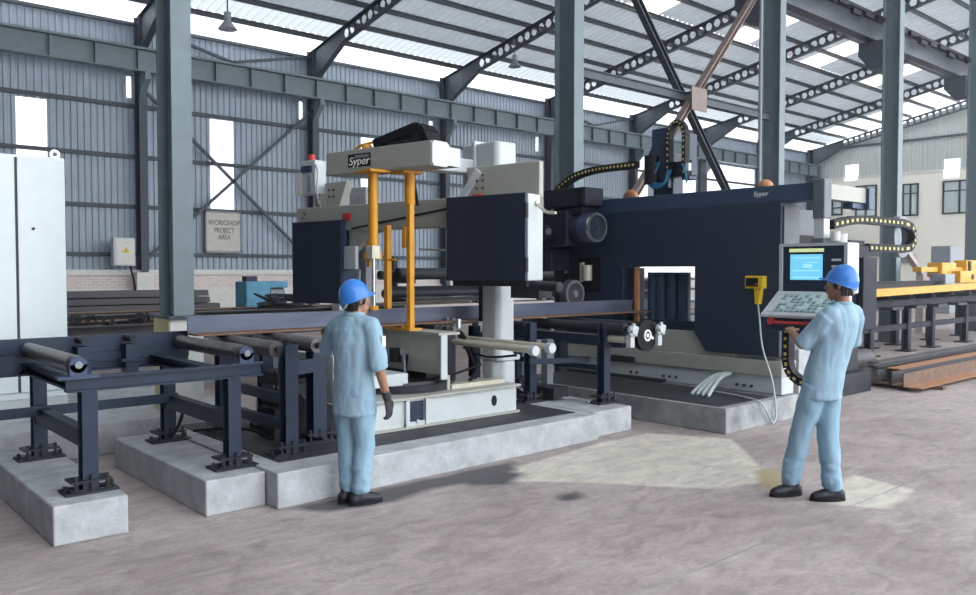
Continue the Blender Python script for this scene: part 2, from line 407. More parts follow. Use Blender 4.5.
# back wall: corrugated sheet panels around translucent strips
WIN = [(5.53, 6.33, 3.3, 6.68), (11.17, 11.98, 3.72, 6.72), (17.0, 17.65, 4.2, 6.74), (22.9, 23.6, 4.2, 6.74), (32.95, 34.3, 4.9, 7.55),
       (36.2, 38.5, 4.4, 7.72), (38.95, 44.5, 4.4, 7.72), (44.9, 46.6, 4.4, 7.72), (33.5, 38.5, 1.44, 2.02),
       (8.55, 8.7, 7.05, 7.7), (14.42, 14.56, 7.1, 7.72), (20.2, 20.36, 7.1, 7.72), (26.2, 26.35, 7.1, 7.72)]
def corr_wall(mb, x0, x1, z0, z1, y, pitch=.19, d=.035):
    n = max(1, round((x1-x0)/pitch)); p = (x1-x0)/n; xs = []
    for i in range(n):
        a = x0 + i*p; xs += [(a, 0), (a+.38*p, 0), (a+.5*p, d), (a+.88*p, d)]
    xs.append((x1, 0))
    mb.grid([[(x, y-q, z) for x, q in xs] for z in (z0, z1)])
mb = MB(); ZT = 9.27
cuts = sorted(set([XW, XE+.3] + [c for wn in WIN for c in wn[:2]]))
for a, b in zip(cuts, cuts[1:]):
    hs = sorted([(wn[2], wn[3]) for wn in WIN if wn[0] <= a + 1e-4 and wn[1] >= b - 1e-4])
    z = (1.44 if hs and hs[0][0] <= 1.5 else 1.75)
    for h in hs:
        if h[0] - z > .01: corr_wall(mb, a, b, z, h[0], EY)
        z = h[1]
    corr_wall(mb, a, b, z, ZT, EY)
struct(mb.build('wall_back', M['wall'], solid=.012))
for i, (a, b, z0, z1) in enumerate(WIN):
    struct(MB().box(a-.02, b+.02, EY-.01, EY+.012, z0-.02, z1+.02).build('window_%d' % (i+1), M['trans']))
mb = MB().box(XW, 33.4, EY-.12, EY+.12, 1.22, 1.62)
mb.box(38.5, XE, EY-.12, EY+.12, 1.22, 1.62) if True else mb.box(30.3, 38.5, EY-.12, EY+.12, 0, .95)
struct(mb.build('wall_back_base', M['brick']))
struct(MB().box(XW, 33.4, EY-.14, EY+.14, 0, 1.22).box(33.4, 38.5, EY-.14, EY+.14, 0, 1.42).box(38.5, XE, EY-.14, EY+.14, 0, 1.22).build('wall_back_plinth', M['coping']))
struct(MB().box(XW, 33.4, EY-.2, EY+.2, 1.62, 1.78).box(38.5, XE, EY-.2, EY+.2, 1.62, 1.78).build('trim_1', M['coping']))
for z in (2.25, 3.72, 5.25, 6.8):
    struct(MB().bar((XW, EY-.1, z), (XE, EY-.1, z), .08, .12).build('wall_girt', M['steel_dark']))
struct(MB().bar((XW, EY-.1, ZT+.02), (XE, EY-.1, ZT+.02), .1, .1).build('wall_girt', M['steel_dark']))
for x in WC:
    struct(MB().ibeam((x, EY-.32, 0), (x, EY-.32, 9.5), .22, .4, up=(0, 1, 0)).build('wall_column', M['steel_dark']))
    struct(MB().prism([(x-.08, EY-.5, 7.0), (x-.08, EY-1.0, 7.5), (x-.08, EY-1.0, 7.72), (x-.08, EY-.5, 7.72)], (.16, 0, 0)).build('girder_bracket', M['column']))
# wall braces
def brace(p0, p1, m=M['steel_dark'], wd=.09):
    return struct(MB().bar(p0, p1, wd, wd).build('wall_brace', m))
for (a, b) in ((WC[1], WC[2]),):
    brace((a, EY-.3, 2.0), (b, EY-.3, 7.4)); brace((b, EY-.3, 2.0), (a, EY-.3, 7.4))
    brace((a, EY-.3, 7.9), (b, EY-.3, 9.3)); brace((b, EY-.3, 7.9), (a, EY-.3, 9.3))
brace((WC[4], EY-.3, 7.9), (WC[5], EY-.3, 9.3)); brace((WC[5], EY-.3, 7.9), (WC[4], EY-.3, 9.3))
# crane girder on the back wall
g = MB().ibeam((XW, EY-.82, 8.05), (XE, EY-.82, 8.05), .32, .68, .03, .02)
x = XW + .4
while x < XE:
    g.box(x, x+.02, EY-.97, EY-.83, 7.74, 8.36); x += 1.2
g.box(XW, XE, EY-.86, EY-.78, 8.39, 8.46)
struct(g.build('crane_girder', M['column']))

# end wall with the cream office building
def corr_end(mb, y0, y1, pitch=.22, d=.04, zb=7.45):
    n = round((y1-y0)/pitch); ys = []
    p = (y1-y0)/n
    for i in range(n):
        a = y0 + i*p; ys += [(a, 0), (a+.4*p, 0), (a+.5*p, d), (a+.9*p, d)]
    ys.append((y1, 0))
    mb.grid([[(XE-q, y, zb) for y, q in ys], [(XE-q, y, zr(y)-.28) for y, q in ys]])
EW = [(17.35, 18.2, 7.0, 8.1), (23.1, 23.95, 7.3, 8.3)]
mb = MB(); yy = 8.
for (y0, y1, z0, z1) in EW + [(EY, EY, 0, 0)]:
    corr_end(mb, yy, y0)
    if y1 > y0: corr_end(mb, y0, y1, .22, .04, z1)
    yy = y1
struct(mb.build('wall_right', M['endclad'], solid=.012))
mb = MB()
OW = [(25.3, 24.0, 5.2, 6.25), (23.2, 21.9, 5.0, 6.95), (20.4, 19.5, 4.95, 6.85), (18.2, 16.4, 4.95, 6.85)]
yy = 8.
for (y0, y1, z0, z1) in EW + [(EY-.3, EY-.3, 0, 0)]:
    mb.box(XE-.15, XE+.15, yy, y0, 0, 7.5)
    if y1 > y0: mb.box(XE-.15, XE+.15, y0, y1, 0, z0)
    yy = y1
struct(mb.build('wall_right_base', M['creamwall']))
struct(MB().box(XE-.2, XE+.2, 8, 17.3, 7.42, 7.55).box(XE-.2, XE+.2, 18.25, 23.05, 7.42, 7.55).box(XE-.2, XE+.2, 24, EY, 7.42, 7.55).build('trim_2', M['coping']))
struct(MB().bar((XE-.12, 8, 9.4), (XE-.12, EY, 9.4), .08, .12).build('wall_girt', M['steel_dark']))
wn = len(WIN)
for (y0, y1, z0, z1) in OW:
    wn += 1
    y1, y0 = sorted((y0, y1))
    fm = MB(); t = .09; X0, X1 = XE-.22, XE-.13
    fm.box(X0, X1, y1, y1+t, z0, z1).box(X0, X1, y0-t, y0, z0, z1).box(X0, X1, y1, y0, z0, z0+t).box(X0, X1, y1, y0, z1-t, z1)
    fm.box(X0, X1, y1, y0, z1-.62, z1-.55)
    yc = y1 + (y0-y1)*.5
    fm.box(X0, X1, yc-.05, yc+.05, z0, z1)
    f = struct(fm.build('window_%d' % wn, M['blacksteel']))
    p = MB().box(XE-.18, XE-.16, y1+.02, y0-.02, z0+.02, z1-.02).build('pane', M['pane'], f)
for (y0, y1, z0, z1) in EW:
    wn += 1
    struct(MB().box(XE-.02, XE+.01, y0, y1, z0, z1).build('window_%d' % wn, M['trans']))
struct(MB().box(XW-.2, XW, -26, EY, 0, 15).build('light_block_left', M['steel_dark']))  # unseen dark wall added to keep light off the left-facing sides

# roof sheets, corrugated along the slope
def roof_strip(mb, x0, x1, y0, y1, pitch=.3, d=.04):
    n = max(1, round((x1-x0)/pitch)); p = (x1-x0)/n; xs = []
    for i in range(n):
        a = x0 + i*p; xs += [(a, 0), (a+.55*p, 0), (a+.65*p, d), (a+.9*p, d)]
    xs.append((x1, 0))
    mb.grid([[(x, y, zr(y)+q) for x, q in xs] for y in (y0, y1)])
SKX = [(-6.9+6*k, -5.2+6*k) for k in range(9)] + [(47.1, 47.7)]
YL = [(16.1, 18.65)]
mb = MB(); ml = []
bands = [(24.0, 18.65), (16.1, 10.5)]
XR = XE - 3.2
for y0, y1 in bands: roof_strip(mb, XW, XR, y0, y1)
for y1, y0 in YL:
    x = XW
    for a, b in SKX:
        roof_strip(mb, x, a, y0, y1); x = b
    roof_strip(mb, x, XR, y0, y1)
roof_strip(mb, XW, 36, 10.5, YF)
struct(mb.build('ceiling', M['roof']))
s_ = MB(); roof_strip(s_, 36, XR, 10.5, YF); struct(s_.build('window_60', M['trans']))  # unseen translucent roof area added to light the end wall
for y1, y0 in YL:
    for a, b in SKX:
        s_ = MB(); roof_strip(s_, a, b, y0, y1)
        wn += 1
        struct(s_.build('window_%d' % wn, M['sky_light']))
s_ = MB(); roof_strip(s_, XR, XE+.3, 25.15, 8); struct(s_.build('window_%d' % (wn+3), M['trans']))
s_ = MB(); roof_strip(s_, XW, XE, 26.9, 25.15); struct(s_.build('window_%d' % (wn+1), M['trans']))
s_ = MB(); roof_strip(s_, XW, XE, 25.15, 24.0); struct(s_.build('window_%d' % (wn+2), M['trans2']))
y = 25.15
while y > YF:
    z = zr(y) - .09
    struct(MB().prof((XW, y, z), (XE, y, z), [(-.035, -.085), (.035, -.085), (.035, -.07), (-.02, -.07), (-.02, .07), (.035, .07), (.035, .085), (-.035, .085)]).build('purlin', M['purlin']))
    y -= 1.29
# cellular rafters
def rafter(x):
    mb = MB(); dn = V((0, -1, SL)).normalized(); up = V((0, SL, 1)).normalized()
    top0 = V((x, EY-.2, zr(EY-.2)-.19)); L = (EY-.2 - YF)/abs(dn.y); D = .46
    def pt(s, h, dx=0): return top0 + dn*s - up*h + V((dx, 0, 0))
    # haunch near the eave
    mb.hexa([pt(0, 1.1, -.006), pt(0, 1.1, .006), pt(2.2, D, .006), pt(2.2, D, -.006), pt(0, 0, -.006), pt(0, 0, .006), pt(2.2, 0, .006), pt(2.2, 0, -.006)])
    mb.bar(pt(0, 1.1), pt(2.2, D), .2, .02)
    mb.bar(pt(0, 0), pt(L, 0), .2, .02, up); mb.bar(pt(2.2, D), pt(L, D), .2, .02, up)
    s = 2.2; c = .36; r = .145; hh = D/2
    while s < L - c:
        sq = [(s, 0), (s+c/2, 0), (s+c, 0), (s+c, hh), (s+c, D), (s+c/2, D), (s, D), (s, hh)]
        ang = [math.atan2(q-hh, p-s-c/2) for p, q in sq]
        for dx in (-.006, .006):
            o_ = [mb.bm.verts.new(pt(p, q, dx)) for p, q in sq]
            i_ = [mb.bm.verts.new(pt(s+c/2+r*math.cos(a), hh+r*1.05*math.sin(a), dx)) for a in ang]
            for k in range(8): mb.bm.faces.new((o_[k], o_[(k+1) % 8], i_[(k+1) % 8], i_[k]))
        s += c
    return struct(mb.build('rafter', M['steel_dark'], recalc=False))
for x in WC: rafter(x)

# ------------------------------------------------------------------ columns of the crane aisle, braces
def hcol(name, x0, w, yf, yb, z0, z1, label):
    t = thing(name, label, 'column', (x0+w/2, (yf+yb)/2, z0), 'crane aisle columns')
    x1 = x0+w; m_ = x0+w/2
    MB().prism([(x0, yf, z0), (x1, yf, z0), (x1, yf+.025, z0), (m_+.012, yf+.025, z0), (m_+.012, yb-.025, z0), (x1, yb-.025, z0), (x1, yb, z0), (x0, yb, z0), (x0, yb-.025, z0), (m_-.012, yb-.025, z0), (m_-.012, yf+.025, z0), (x0, yf+.025, z0)], (0, 0, z1-z0)).build('shaft', M['column'], t)
    MB().box(x0-.08, x1+.08, yf-.08, yb+.08, z0, z0+.03).build('base_plate', M['steel_dark'], t)
    return t
CX = [3.18, 9.2, 15.16, 20.75, 26.5]
lab = ['grey-green H steel column on the cream pedestal behind the left roller conveyor', 'grey-green H steel column rising behind the white bandsaw portal',
       'grey-green H steel column with a thin conduit, behind the dark drilling gantry', 'tall grey-green H column behind the loop of yellow-dotted cable chain',
       'grey-green H column cut by the right picture edge, above the yellow beam']
for i, (x, lb) in enumerate(zip(CX, lab)):
    hcol('steel_column', x, .21 if i < 3 else .25, 8.45, 8.86, 1.27 if i == 0 else 0, zr(8.6)-.7, lb)
t = thing('column_pedestal', 'cream and white square pedestal under the nearest grey-green column', 'pedestal', (3.29, 8.66, .3))
MB().box(3.13, 3.48, 8.43, 8.88, .3, 1.27).build('pedestal_block', M['coping'], t, bevel=.01)
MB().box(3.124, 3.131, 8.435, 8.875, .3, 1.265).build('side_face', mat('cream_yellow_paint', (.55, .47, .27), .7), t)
for x, lb in ((20.75, 'bracket arm under the crane girder on the column behind the cable chain loop'), (26.35, 'bracket arm under the crane girder at the right picture edge'), (15.13, 'bracket arm under the crane girder on the column with the conduit')):
    t = tag(MB().prism([(x-.02, 8.87, 7.42), (x-.02, 9.45, 7.42), (x-.02, 9.45, 7.1), (x-.02, 9.15, 6.75), (x-.02, 8.87, 6.75)], (.25, 0, 0)).build('girder_bracket', M['steel_dark'], loc=(x, 8.87, 6.75)), lb, 'bracket')
t = thing('crane_girder', 'dark overhead crane girder on brackets along the right row of columns', 'crane girder', (24, 9.15, 7.42))
MB().ibeam((9.0, 9.15, 7.72), (50.5, 9.15, 7.72), .26, .58, .03, .02).build('girder', M['steel_dark'], t)
MB().box(9.0, 50.5, 9.11, 9.19, 8.01, 8.09).build('rail', M['steel_dark'], t)
MB().bar((9.0, 9.34, 7.5), (50.5, 9.34, 7.5), .05, .06).build('conductor_bar', M['chrome'], t)
f_ = MB()
for k in range(60):
    x = 10 + k*.65
    f_.box(x, x+.4, 8.82, 8.9, 7.78 + .06*math.sin(k*2.1), 7.89 + .06*math.sin(k*2.1))
f_.bar((9, 8.9, 7.95), (50, 8.9, 7.95), .05, .07)
f_.build('festoon_cable', M['black'], t)
tag(MB().cyl((14.35, 8.4, .0), (14.35, 8.4, 12.5), .035, 12).build('conduit', M['grey'], loc=(14.35, 8.4, 0)), 'thin pale vertical conduit pipe beside the column behind the gantry', 'pipe')
tag(MB().ibeam((9.44, 8.65, 4.82), (15.13, 8.65, 4.82), .08, .15).build('tie_beam', M['steel_dark'], loc=(12.2, 8.65, 4.8)), 'dark horizontal tie beam between two columns, above the drill head', 'tie beam')
tag(MB().ibeam((9.5, 8.78, 8.0), (15.05, 8.78, 1.95), .12, .12).build('diagonal_brace', M['steel_dark'], loc=(12.2, 8.75, 4.8)), 'dark diagonal brace falling to the right across the roof', 'brace')
tag(MB().ibeam((9.6, 8.52, 1.75), (15.0, 8.52, 7.75), .13, .1).build('diagonal_brace', M['brace2'], loc=(12.2, 8.55, 4.8)), 'brown primed diagonal brace rising to the right behind the drill head', 'brace')
tag(MB().box(12.15, 12.6, 8.41, 8.43, 4.55, 4.95).build('gusset_plate', M['brace2'], loc=(12.4, 8.5, 4.45)), 'brown gusset plate where the diagonal braces cross', 'plate')

# high bay lamps
def lamp(p, lb):
    x, y, z = p; top = zr(y) - .75
    t = thing('pendant_lamp', lb, 'lamp', (x, y, z), 'high bay lamps')
    MB().cyl((x, y, z+.4), (x, y, top), .02, 8).build('rod', M['steel_dark'], t)
    MB().cyl((x, y, z+.2), (x, y, z+.42), .09, 14).build('housing', M['grey'], t, smooth=True)
    MB().cyl((x, y, z), (x, y, z+.2), .24, 20, .09).build('lamp_shade', M['grey'], t, smooth=True)
lamp((8.87, 19.8, 7.75), 'high bay lamp hanging beside the nearest grey-green column')
lamp((20.76, 22.0, 9.15), 'high bay lamp hanging left of the second grey-green column')
lamp((32.75, 21.9, 9.3), 'high bay lamp hanging above the drill head')

# thin dusty haze filling the hall
hz_m = bpy.data.materials.new('dust_haze'); hz_m.use_nodes = True
nt = hz_m.node_tree; nt.nodes.clear()
o_ = nt.nodes.new('ShaderNodeOutputMaterial'); v_ = nt.nodes.new('ShaderNodeVolumeScatter')
v_.inputs['Color'].default_value = (.80, .88, 1, 1); v_.inputs['Density'].default_value = .0042; v_.inputs['Anisotropy'].default_value = .78
nt.links.new(v_.outputs[0], o_.inputs['Volume'])
hz_o = MB().box(XW-3, XE+3, -3.4, EY+3, -1, 18).build('haze', hz_m)
hz_o['kind'] = 'stuff'; tag(hz_o, 'thin bluish dusty haze hanging in the air of the hall', 'haze')

# ------------------------------------------------------------------ wall furniture
t = thing('sign_board', 'weathered pale sign board with black letters on the corrugated wall', 'sign', (11.52, EY-.2, 2.4))
MB().box(10.95, 12.1, EY-.2, EY-.17, 2.4, 3.65).build('board', M['sign'], t)
fr = MB().box(10.9, 10.95, EY-.22, EY-.16, 2.35, 3.7).box(12.1, 12.15, EY-.22, EY-.16, 2.35, 3.7).box(10.9, 12.15, EY-.22, EY-.16, 2.33, 2.4).box(10.9, 12.15, EY-.22, EY-.16, 3.65, 3.7)
fr.build('frame', M['grey'], t)
for txt, z, fs in (('WORKSHOP', 3.32, .8), ('PROJECT', 3.07, .72), ('AREA', 2.84, .72)):
    words(txt, .24, (11.55, EY-.204, z), (1, 0, 0), (0, 0, 1), M['ink'], 'lettering', t, font_scale=fs)
t = thing('electrical_box', 'small pale electrical box with yellow warning triangle on wall column', 'electrical box', (8.18, EY-.75, 1.9))
DX = -.2
MB().box(7.88, 8.5, EY-.78, EY-.5, 1.9, 2.73).build('enclosure', M['white'], t, bevel=.01)
MB().box(7.94, 8.46, EY-.8, EY-.78, 1.95, 2.68).build('door', M['coping'], t, bevel=.005)
MB().prism([(8.12, EY-.805, 2.28), (8.34, EY-.805, 2.28), (8.23, EY-.805, 2.48)], (0, .004, 0)).build('warning_triangle', M['lemon'], t)
MB().prism([(8.215, EY-.808, 2.32), (8.245, EY-.808, 2.32), (8.235, EY-.808, 2.41), (8.225, EY-.808, 2.41)], (0, .003, 0)).build('warning_mark', M['ink'], t)
MB().tube([(8.4, EY-.6, 1.95), (8.45, EY-.6, 1.7), (8.55, EY-.55, 1.2), (8.55, EY-.55, 0)], .03).build('cable', M['black'], t)
tag(MB().box(8.62, 9.12, EY-.55, EY-.1, 0, 1.7).build('column_footing', M['coping'], loc=(8.87, EY-.3, 0)), 'white concrete footing of the wall column below the electrical box', 'footing')

# control cabinet
t = thing('control_cabinet', 'tall pale control cabinet at the left edge behind the conveyor', 'cabinet', (1.6, 9.9, .3))
MB().box(.6, 2.47, 9.6, 10.2, .42, 2.96).build('body', M['cab'], t, bevel=.015)
for a, b in ((.62, 1.985), (2.01, 2.46)):
    d = MB().box(a+.16 if a < 1 else a, b+.29 if a < 1 else b, 9.57, 9.6, .45, 2.93) if False else MB().box(a, b, 9.57, 9.6, .5, 2.93)
    d = d.build('door', M['cab'], t, bevel=.006)
MB().box(1.986, 2.009, 9.58, 9.6, .5, 2.93).build('door_gap', M['ink'], t)
MB().box(.62, 2.46, 9.59, 10.2, .3, .42).build('plinth_frame', M['white'], t)
for x in (.9, 2.39):
    MB().ring((x, 9.66, 3.0), (0, 1, 0), .025, .05, .02).build('lifting_eye', M['chrome'], t)
MB().cyl((2.15, 9.555, 2.2), (2.15, 9.575, 2.2), .015, 12).build('lock', M['ink'], t)

# ------------------------------------------------------------------ foundations
def block(name, pts, z, m, lb, cat='foundation block', mat_top=None):
    cx = sum(p[0] for p in pts)/len(pts); cy = sum(p[1] for p in pts)/len(pts)
    o = MB().prism([(x, y, 0) for x, y in pts], (0, 0, z)).build(name, m, loc=(cx, cy, 0), bevel=.012)
    return tag(o, lb, cat)
block('concrete_block', [(1.37, 5.73), (1.83, 5.72), (1.83, 7.75), (1.37, 7.75)], .26, M['conc'], 'pale concrete footing block nearest the camera at lower left')
block('concrete_block', [(2.36, 5.71), (2.82, 5.71), (2.82, 7.75), (2.36, 7.75)], .26, M['conc'], 'concrete footing block between the nearest block and the long plinth')
block('concrete_plinth', [(2.83, 5.54), (6.53, 5.63), (6.53, 8.0), (2.83, 8.0)], .27, M['conc'], 'long low concrete plinth under the white bandsaw', 'plinth')
block('concrete_block', [(6.55, 5.72), (7.2, 5.74), (7.2, 8.0), (6.55, 8.0)], .27, M['conc'], 'concrete footing block at the right end of the bandsaw plinth')
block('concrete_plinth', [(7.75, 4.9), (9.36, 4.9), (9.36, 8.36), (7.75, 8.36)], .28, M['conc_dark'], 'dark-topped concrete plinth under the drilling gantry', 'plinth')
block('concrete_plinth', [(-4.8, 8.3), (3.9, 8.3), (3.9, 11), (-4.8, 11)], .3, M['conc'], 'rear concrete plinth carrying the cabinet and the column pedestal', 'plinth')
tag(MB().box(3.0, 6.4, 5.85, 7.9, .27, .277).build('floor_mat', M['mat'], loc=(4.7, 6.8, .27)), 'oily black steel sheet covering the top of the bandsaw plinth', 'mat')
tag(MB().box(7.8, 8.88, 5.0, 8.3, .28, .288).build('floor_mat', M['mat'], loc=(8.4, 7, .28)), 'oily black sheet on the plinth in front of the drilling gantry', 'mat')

# ------------------------------------------------------------------ roller conveyors
def foot(t, x, y, z, leg, w=.13):
    p = MB().box(x-.17, x+.17, y-.1, y+.1, z, z+.018).box(x-.13, x+.13, y-.07, y+.07, z+.018, z+.028)
    p.box(x-.13, x+.13, y-.085, y+.085, z+.075, z+.09)
    p = p.build('base_plate', M['blacksteel'], leg)
    bolt_parts('anchor_bolt', [(x+a, y-.07, z+.018) for a in (-.1, 0, .1)], .011, .105, (0, 0, 1), M['blacksteel'], leg)
    bolt_parts('anchor_bolt', [(x+a, y, z+.018) for a in (-.15, .15)], .014, .035, (0, 0, 1), M['blacksteel'], leg)
def hleg(t, x, y, z0, z1, w=.1, d=.11, name='leg'):
    o = MB().ibeam((x, y, z0+.02), (x, y, z1), w, d, .012, .01, up=(0, 1, 0)).build(name, M['navy'], t)
    foot(t, x, y, z0, o); return o
def roller(t, x, y0, y1, z, r, bearing=True, m='roller'):
    o = MB().cyl((x, y0, z), (x, y1, z), r, 24).build('roller', M[m], t, smooth=True)
    b = MB().cyl((x, y0-.05, z), (x, y0, z), .025, 12).cyl((x, y1, z), (x, y1+.05, z), .025, 12)
    b.build('shaft', M['blacksteel'], o, smooth=True)
    if bearing:
        bb = MB()
        for y in (y0-.05,):
            bb.cyl((x, y-.035, z), (x, y+.01, z), r*.92, 20)
            bb.box(x-.055, x+.055, y-.035, y+.01, z-.08, z)
            bb.box(x-.13, x+.13, y-.045, y+.03, z-.095, z-.075)
        bb = bb.build('bearing_block', M['panel2'], o, smooth=True)
        MB().cyl((x, y0-.1, z), (x, y0-.083, z), r*.42, 12).build('bearing_cap', M['grey'], o)
    return o
t = thing('roller_conveyor', 'navy roller conveyor frame standing on the two nearest footing blocks', 'conveyor', (2.1, 6.6, .26))
for x in (1.66, 2.69):
    for y in (6.0, 7.32): hleg(t, x, y, .26, .95)
MB().ibeam((1.52, 5.98, 1.0), (2.92, 5.98, 1.0), .09, .1, .012, .01).build('front_rail', M['navy'], t)
MB().box(-.6, 2.9, 7.38, 7.41, .93, 1.22).box(-.6, 2.9, 7.3, 7.38, .93, .945).box(-.6, 2.9, 7.36, 7.38, 1.0, 1.08).build('rear_guide_plate', M['navy'], t)
for x in (1.6, 2.6): MB().ibeam((x, 6.05, .99), (x, 7.38, .99), .1, .08).build('end_rail', M['navy'], t)
for x in (1.66, 2.69): MB().prof((x, 6.06, .62), (x, 7.27, .62), [(-.04, -.06), (.04, -.06), (.04, -.05), (-.03, -.05), (-.03, .05), (.04, .05), (.04, .06), (-.04, .06)]).build('cross_beam', M['navy'], t)
MB().prof((-.6, 7.2, .66), (2.72, 7.2, .66), [(-.04, -.04), (.04, -.04), (.04, .04), (.03, .04), (.03, -.03), (-.04, -.03)]).build('lower_rail', M['navy'], t)
MB().tube([(2.72, 7.18, .66), (2.76, 7.16, .55), (2.72, 7.15, .42), (2.66, 7.2, .3)], .015).build('hose', M['black'], t)
roller(t, 1.59, 6.02, 7.3, 1.135, .06); roller(t, 2.8, 6.05, 7.3, 1.13, .06)
for x in (1.98, 2.36):
    o = MB().box(x-.05, x+.05, 7.22, 7.37, .9, 1.14).box(x-.09, x+.09, 7.2, 7.3, 1.0, 1.02).box(x-.1, x+.1, 7.15, 7.3, .88, .9).build('guide_bracket', M['navy'], t)
    MB().cyl((x, 7.2, 1.19), (x, 7.38, 1.19), .028, 12).build('guide_bolt', M['blacksteel'], o, smooth=True)
MB().box(1.36, 1.48, 7.18, 7.34, .95, 1.1).build('bearing_bracket', M['navy'], t)

t = thing('roller_conveyor', 'navy roller frame left of the bandsaw, standing on the long plinth', 'conveyor', (3.4, 6.7, .27))
hleg(t, 3.2, 6.06, .27, 1.17, .11, .12, 'post'); hleg(t, 3.62, 6.35, .27, 1.1, .13, .13, 'post'); hleg(t, 3.2, 7.32, .27, 1.12, .11, .12, 'post'); hleg(t, 3.62, 7.32, .27, 1.12, .11, .12, 'post')
roller(t, 3.12, 6.1, 7.3, 1.13, .066, False); roller(t, 3.55, 6.2, 7.3, 1.13, .066, False)
for z in (.5, .72): MB().prof((3.2, 6.1, z), (3.2, 7.3, z), [(-.03, -.04), (.03, -.04), (.03, .04), (-.03, .04)]).build('cross_beam', M['navy'], t)
MB().bar((3.2, 6.2, .95), (3.6, 6.32, .95), .05, .12).build('side_rail', M['navy'], t)
MB().bar((3.2, 7.32, .95), (3.65, 7.32, .95), .05, .16).build('side_rail', M['navy'], t)
MB().box(3.35, 3.65, 6.6, 6.9, .28, .55).cyl((3.5, 6.5, .6), (3.5, 6.95, .6), .09).build('drive_motor', M['blacksteel'], t)
MB().cyl((3.45, 6.55, .86), (3.62, 6.55, .86), .05).box(3.4, 3.7, 6.6, 7.0, .75, .86).build('gear_unit', M['blacksteel'], t)
MB().tube([(3.3, 6.5, .9), (3.32, 6.45, .6), (3.4, 6.5, .45), (3.5, 6.5, .5)], .012).build('cable', M['black'], t)
MB().tube([(2.95, 7.4, .3), (3.2, 7.0, .35), (3.4, 6.6, .3), (3.6, 6.2, .32)], .012).build('cable', M['black'], t)

t = thing('roller_conveyor', 'navy roller frame with white end brackets between bandsaw and gantry', 'conveyor', (6.9, 6.6, .27))
hleg(t, 7.12, 6.08, .27, 1.17, .1, .11, 'post'); hleg(t, 6.55, 6.68, .27, 1.17, .1, .11, 'post'); hleg(t, 7.12, 7.5, .27, 1.1, .1, .11, 'post'); hleg(t, 6.46, 7.55, .27, 1.1, .1, .11, 'post')
for x, y0 in ((6.62, 6.75), (7.16, 5.8), (7.6, 5.75)): roller(t, x, y0, 7.4, 1.12, .06, False, 'blacksteel')
MB().bar((7.12, 6.1, .98), (7.12, 7.5, .98), .08, .1).build('cross_beam', M['navy'], t)
MB().bar((7.12, 6.1, .66), (7.12, 7.5, .66), .05, .06).build('cross_beam', M['navy'], t)
MB().bar((6.46, 6.6, .74), (7.12, 6.3, .74), .05, .06).build('cross_beam', M['navy'], t)
MB().bar((6.46, 7.5, .95), (7.7, 7.5, .95), .06, .14).build('side_rail', M['navy'], t)
MB().cyl((6.6, 6.0, 1.0), (7.5, 5.98, 1.0), .02).build('hand_shaft', M['cream'], t) if False else None
MB().cyl((7.16, 5.8, 1.0), (7.16, 7.3, 1.0), .04).build('clamp_rod', M['cream'], t, smooth=True)
for x, y0 in ((7.16, 5.72), (7.6, 5.68)):
    st = MB(); 
    for k in range(5):
        a = k*2*PI/5 + .3
        st.cyl((x, y0-.03, 1.11), (x + .075*math.cos(a), y0-.03, 1.11+.075*math.sin(a)), .022, 8)
    st.cyl((x, y0-.06, 1.11), (x, y0+.01, 1.11), .05, 14).box(x-.035, x+.035, y0-.02, y0+.04, .92, 1.06)
    st.build('end_bracket', M['white'], t, smooth=True)
wq = MB().cyl((7.42, 5.7, 1.04), (7.42, 5.76, 1.04), .175, 28)
wq = wq.build('hand_wheel', M['black'], t, smooth=True)
MB().ring((7.42, 5.69, 1.04), (0, 1, 0), .045, .065, .012).cyl((7.42, 5.69, 1.04), (7.42, 5.701, 1.04), .025, 10).bar((7.47, 5.695, 1.03), (7.52, 5.695, 1.0), .012, .025).build('white_dial', M['whiteink'], wq)
MB().box(6.6, 6.9, 6.9, 7.2, .28, .5).box(6.75, 7.0, 6.5, 6.8, .3, .42).build('drive_box', M['blacksteel'], t)
MB().box(6.95, 7.05, 6.8, 6.9, .28, .95).build('sensor_post', M['grey'], t)
MB().tube([(6.5, 7.0, .5), (6.7, 6.8, .32), (6.95, 6.4, .3), (6.9, 6.1, .3)], .012).build('cable', M['silver'], t)

# workpiece
t = thing('steel_beam', 'long blue-grey steel section lying across the rollers through both machines', 'steel beam', (2.88, 7.2, 1.19))
MB().box(2.82, 10.2, 7.18, 7.2, 1.2, 1.36).box(2.82, 10.2, 7.2, 7.36, 1.34, 1.355).build('web', M['beam'], t)
MB().box(2.82, 10.2, 6.96, 7.18, 1.197, 1.212).build('flange', M['rust'], t)

# ------------------------------------------------------------------ bandsaw
t = thing('bandsaw', 'large beige and white portal bandsaw with dark blue wheel covers and yellow clamps', 'saw', (5.0, 6.8, .28))
# base
MB().box(3.82, 5.95, 6.27, 7.95, .285, .56).build('base', M['white'], t, bevel=.012)
MB().box(3.8, 5.98, 6.23, 7.98, .55, .575).build('base_top', M['beige'], t, bevel=.006)
MB().box(3.82, 5.97, 6.24, 6.27, .278, .3).build('base_skirt', M['beige'], t)
wq = MB().box(4.55, 4.72, 6.262, 6.272, .34, .53).build('access_window', M['panel'], t)
MB().box(4.5, 4.54, 6.235, 6.275, .3, .55).box(4.73, 4.77, 6.235, 6.275, .3, .55).box(4.5, 4.77, 6.25, 6.275, .3, .34).build('window_surround', M['white'], wq)
MB().cyl((4.64, 6.235, .34), (4.64, 6.25, .34), .018).build('bolt', M['white'], wq)
ov = [(5.63 + .035*math.cos(2*PI*i/20), 6.264, .43 + .055*math.sin(2*PI*i/20)) for i in range(20)]
MB().prism(ov, (0, .008, 0)).build('hole_shade_oval', M['black'], t)  # flat black oval, coloured as the shade inside a hole
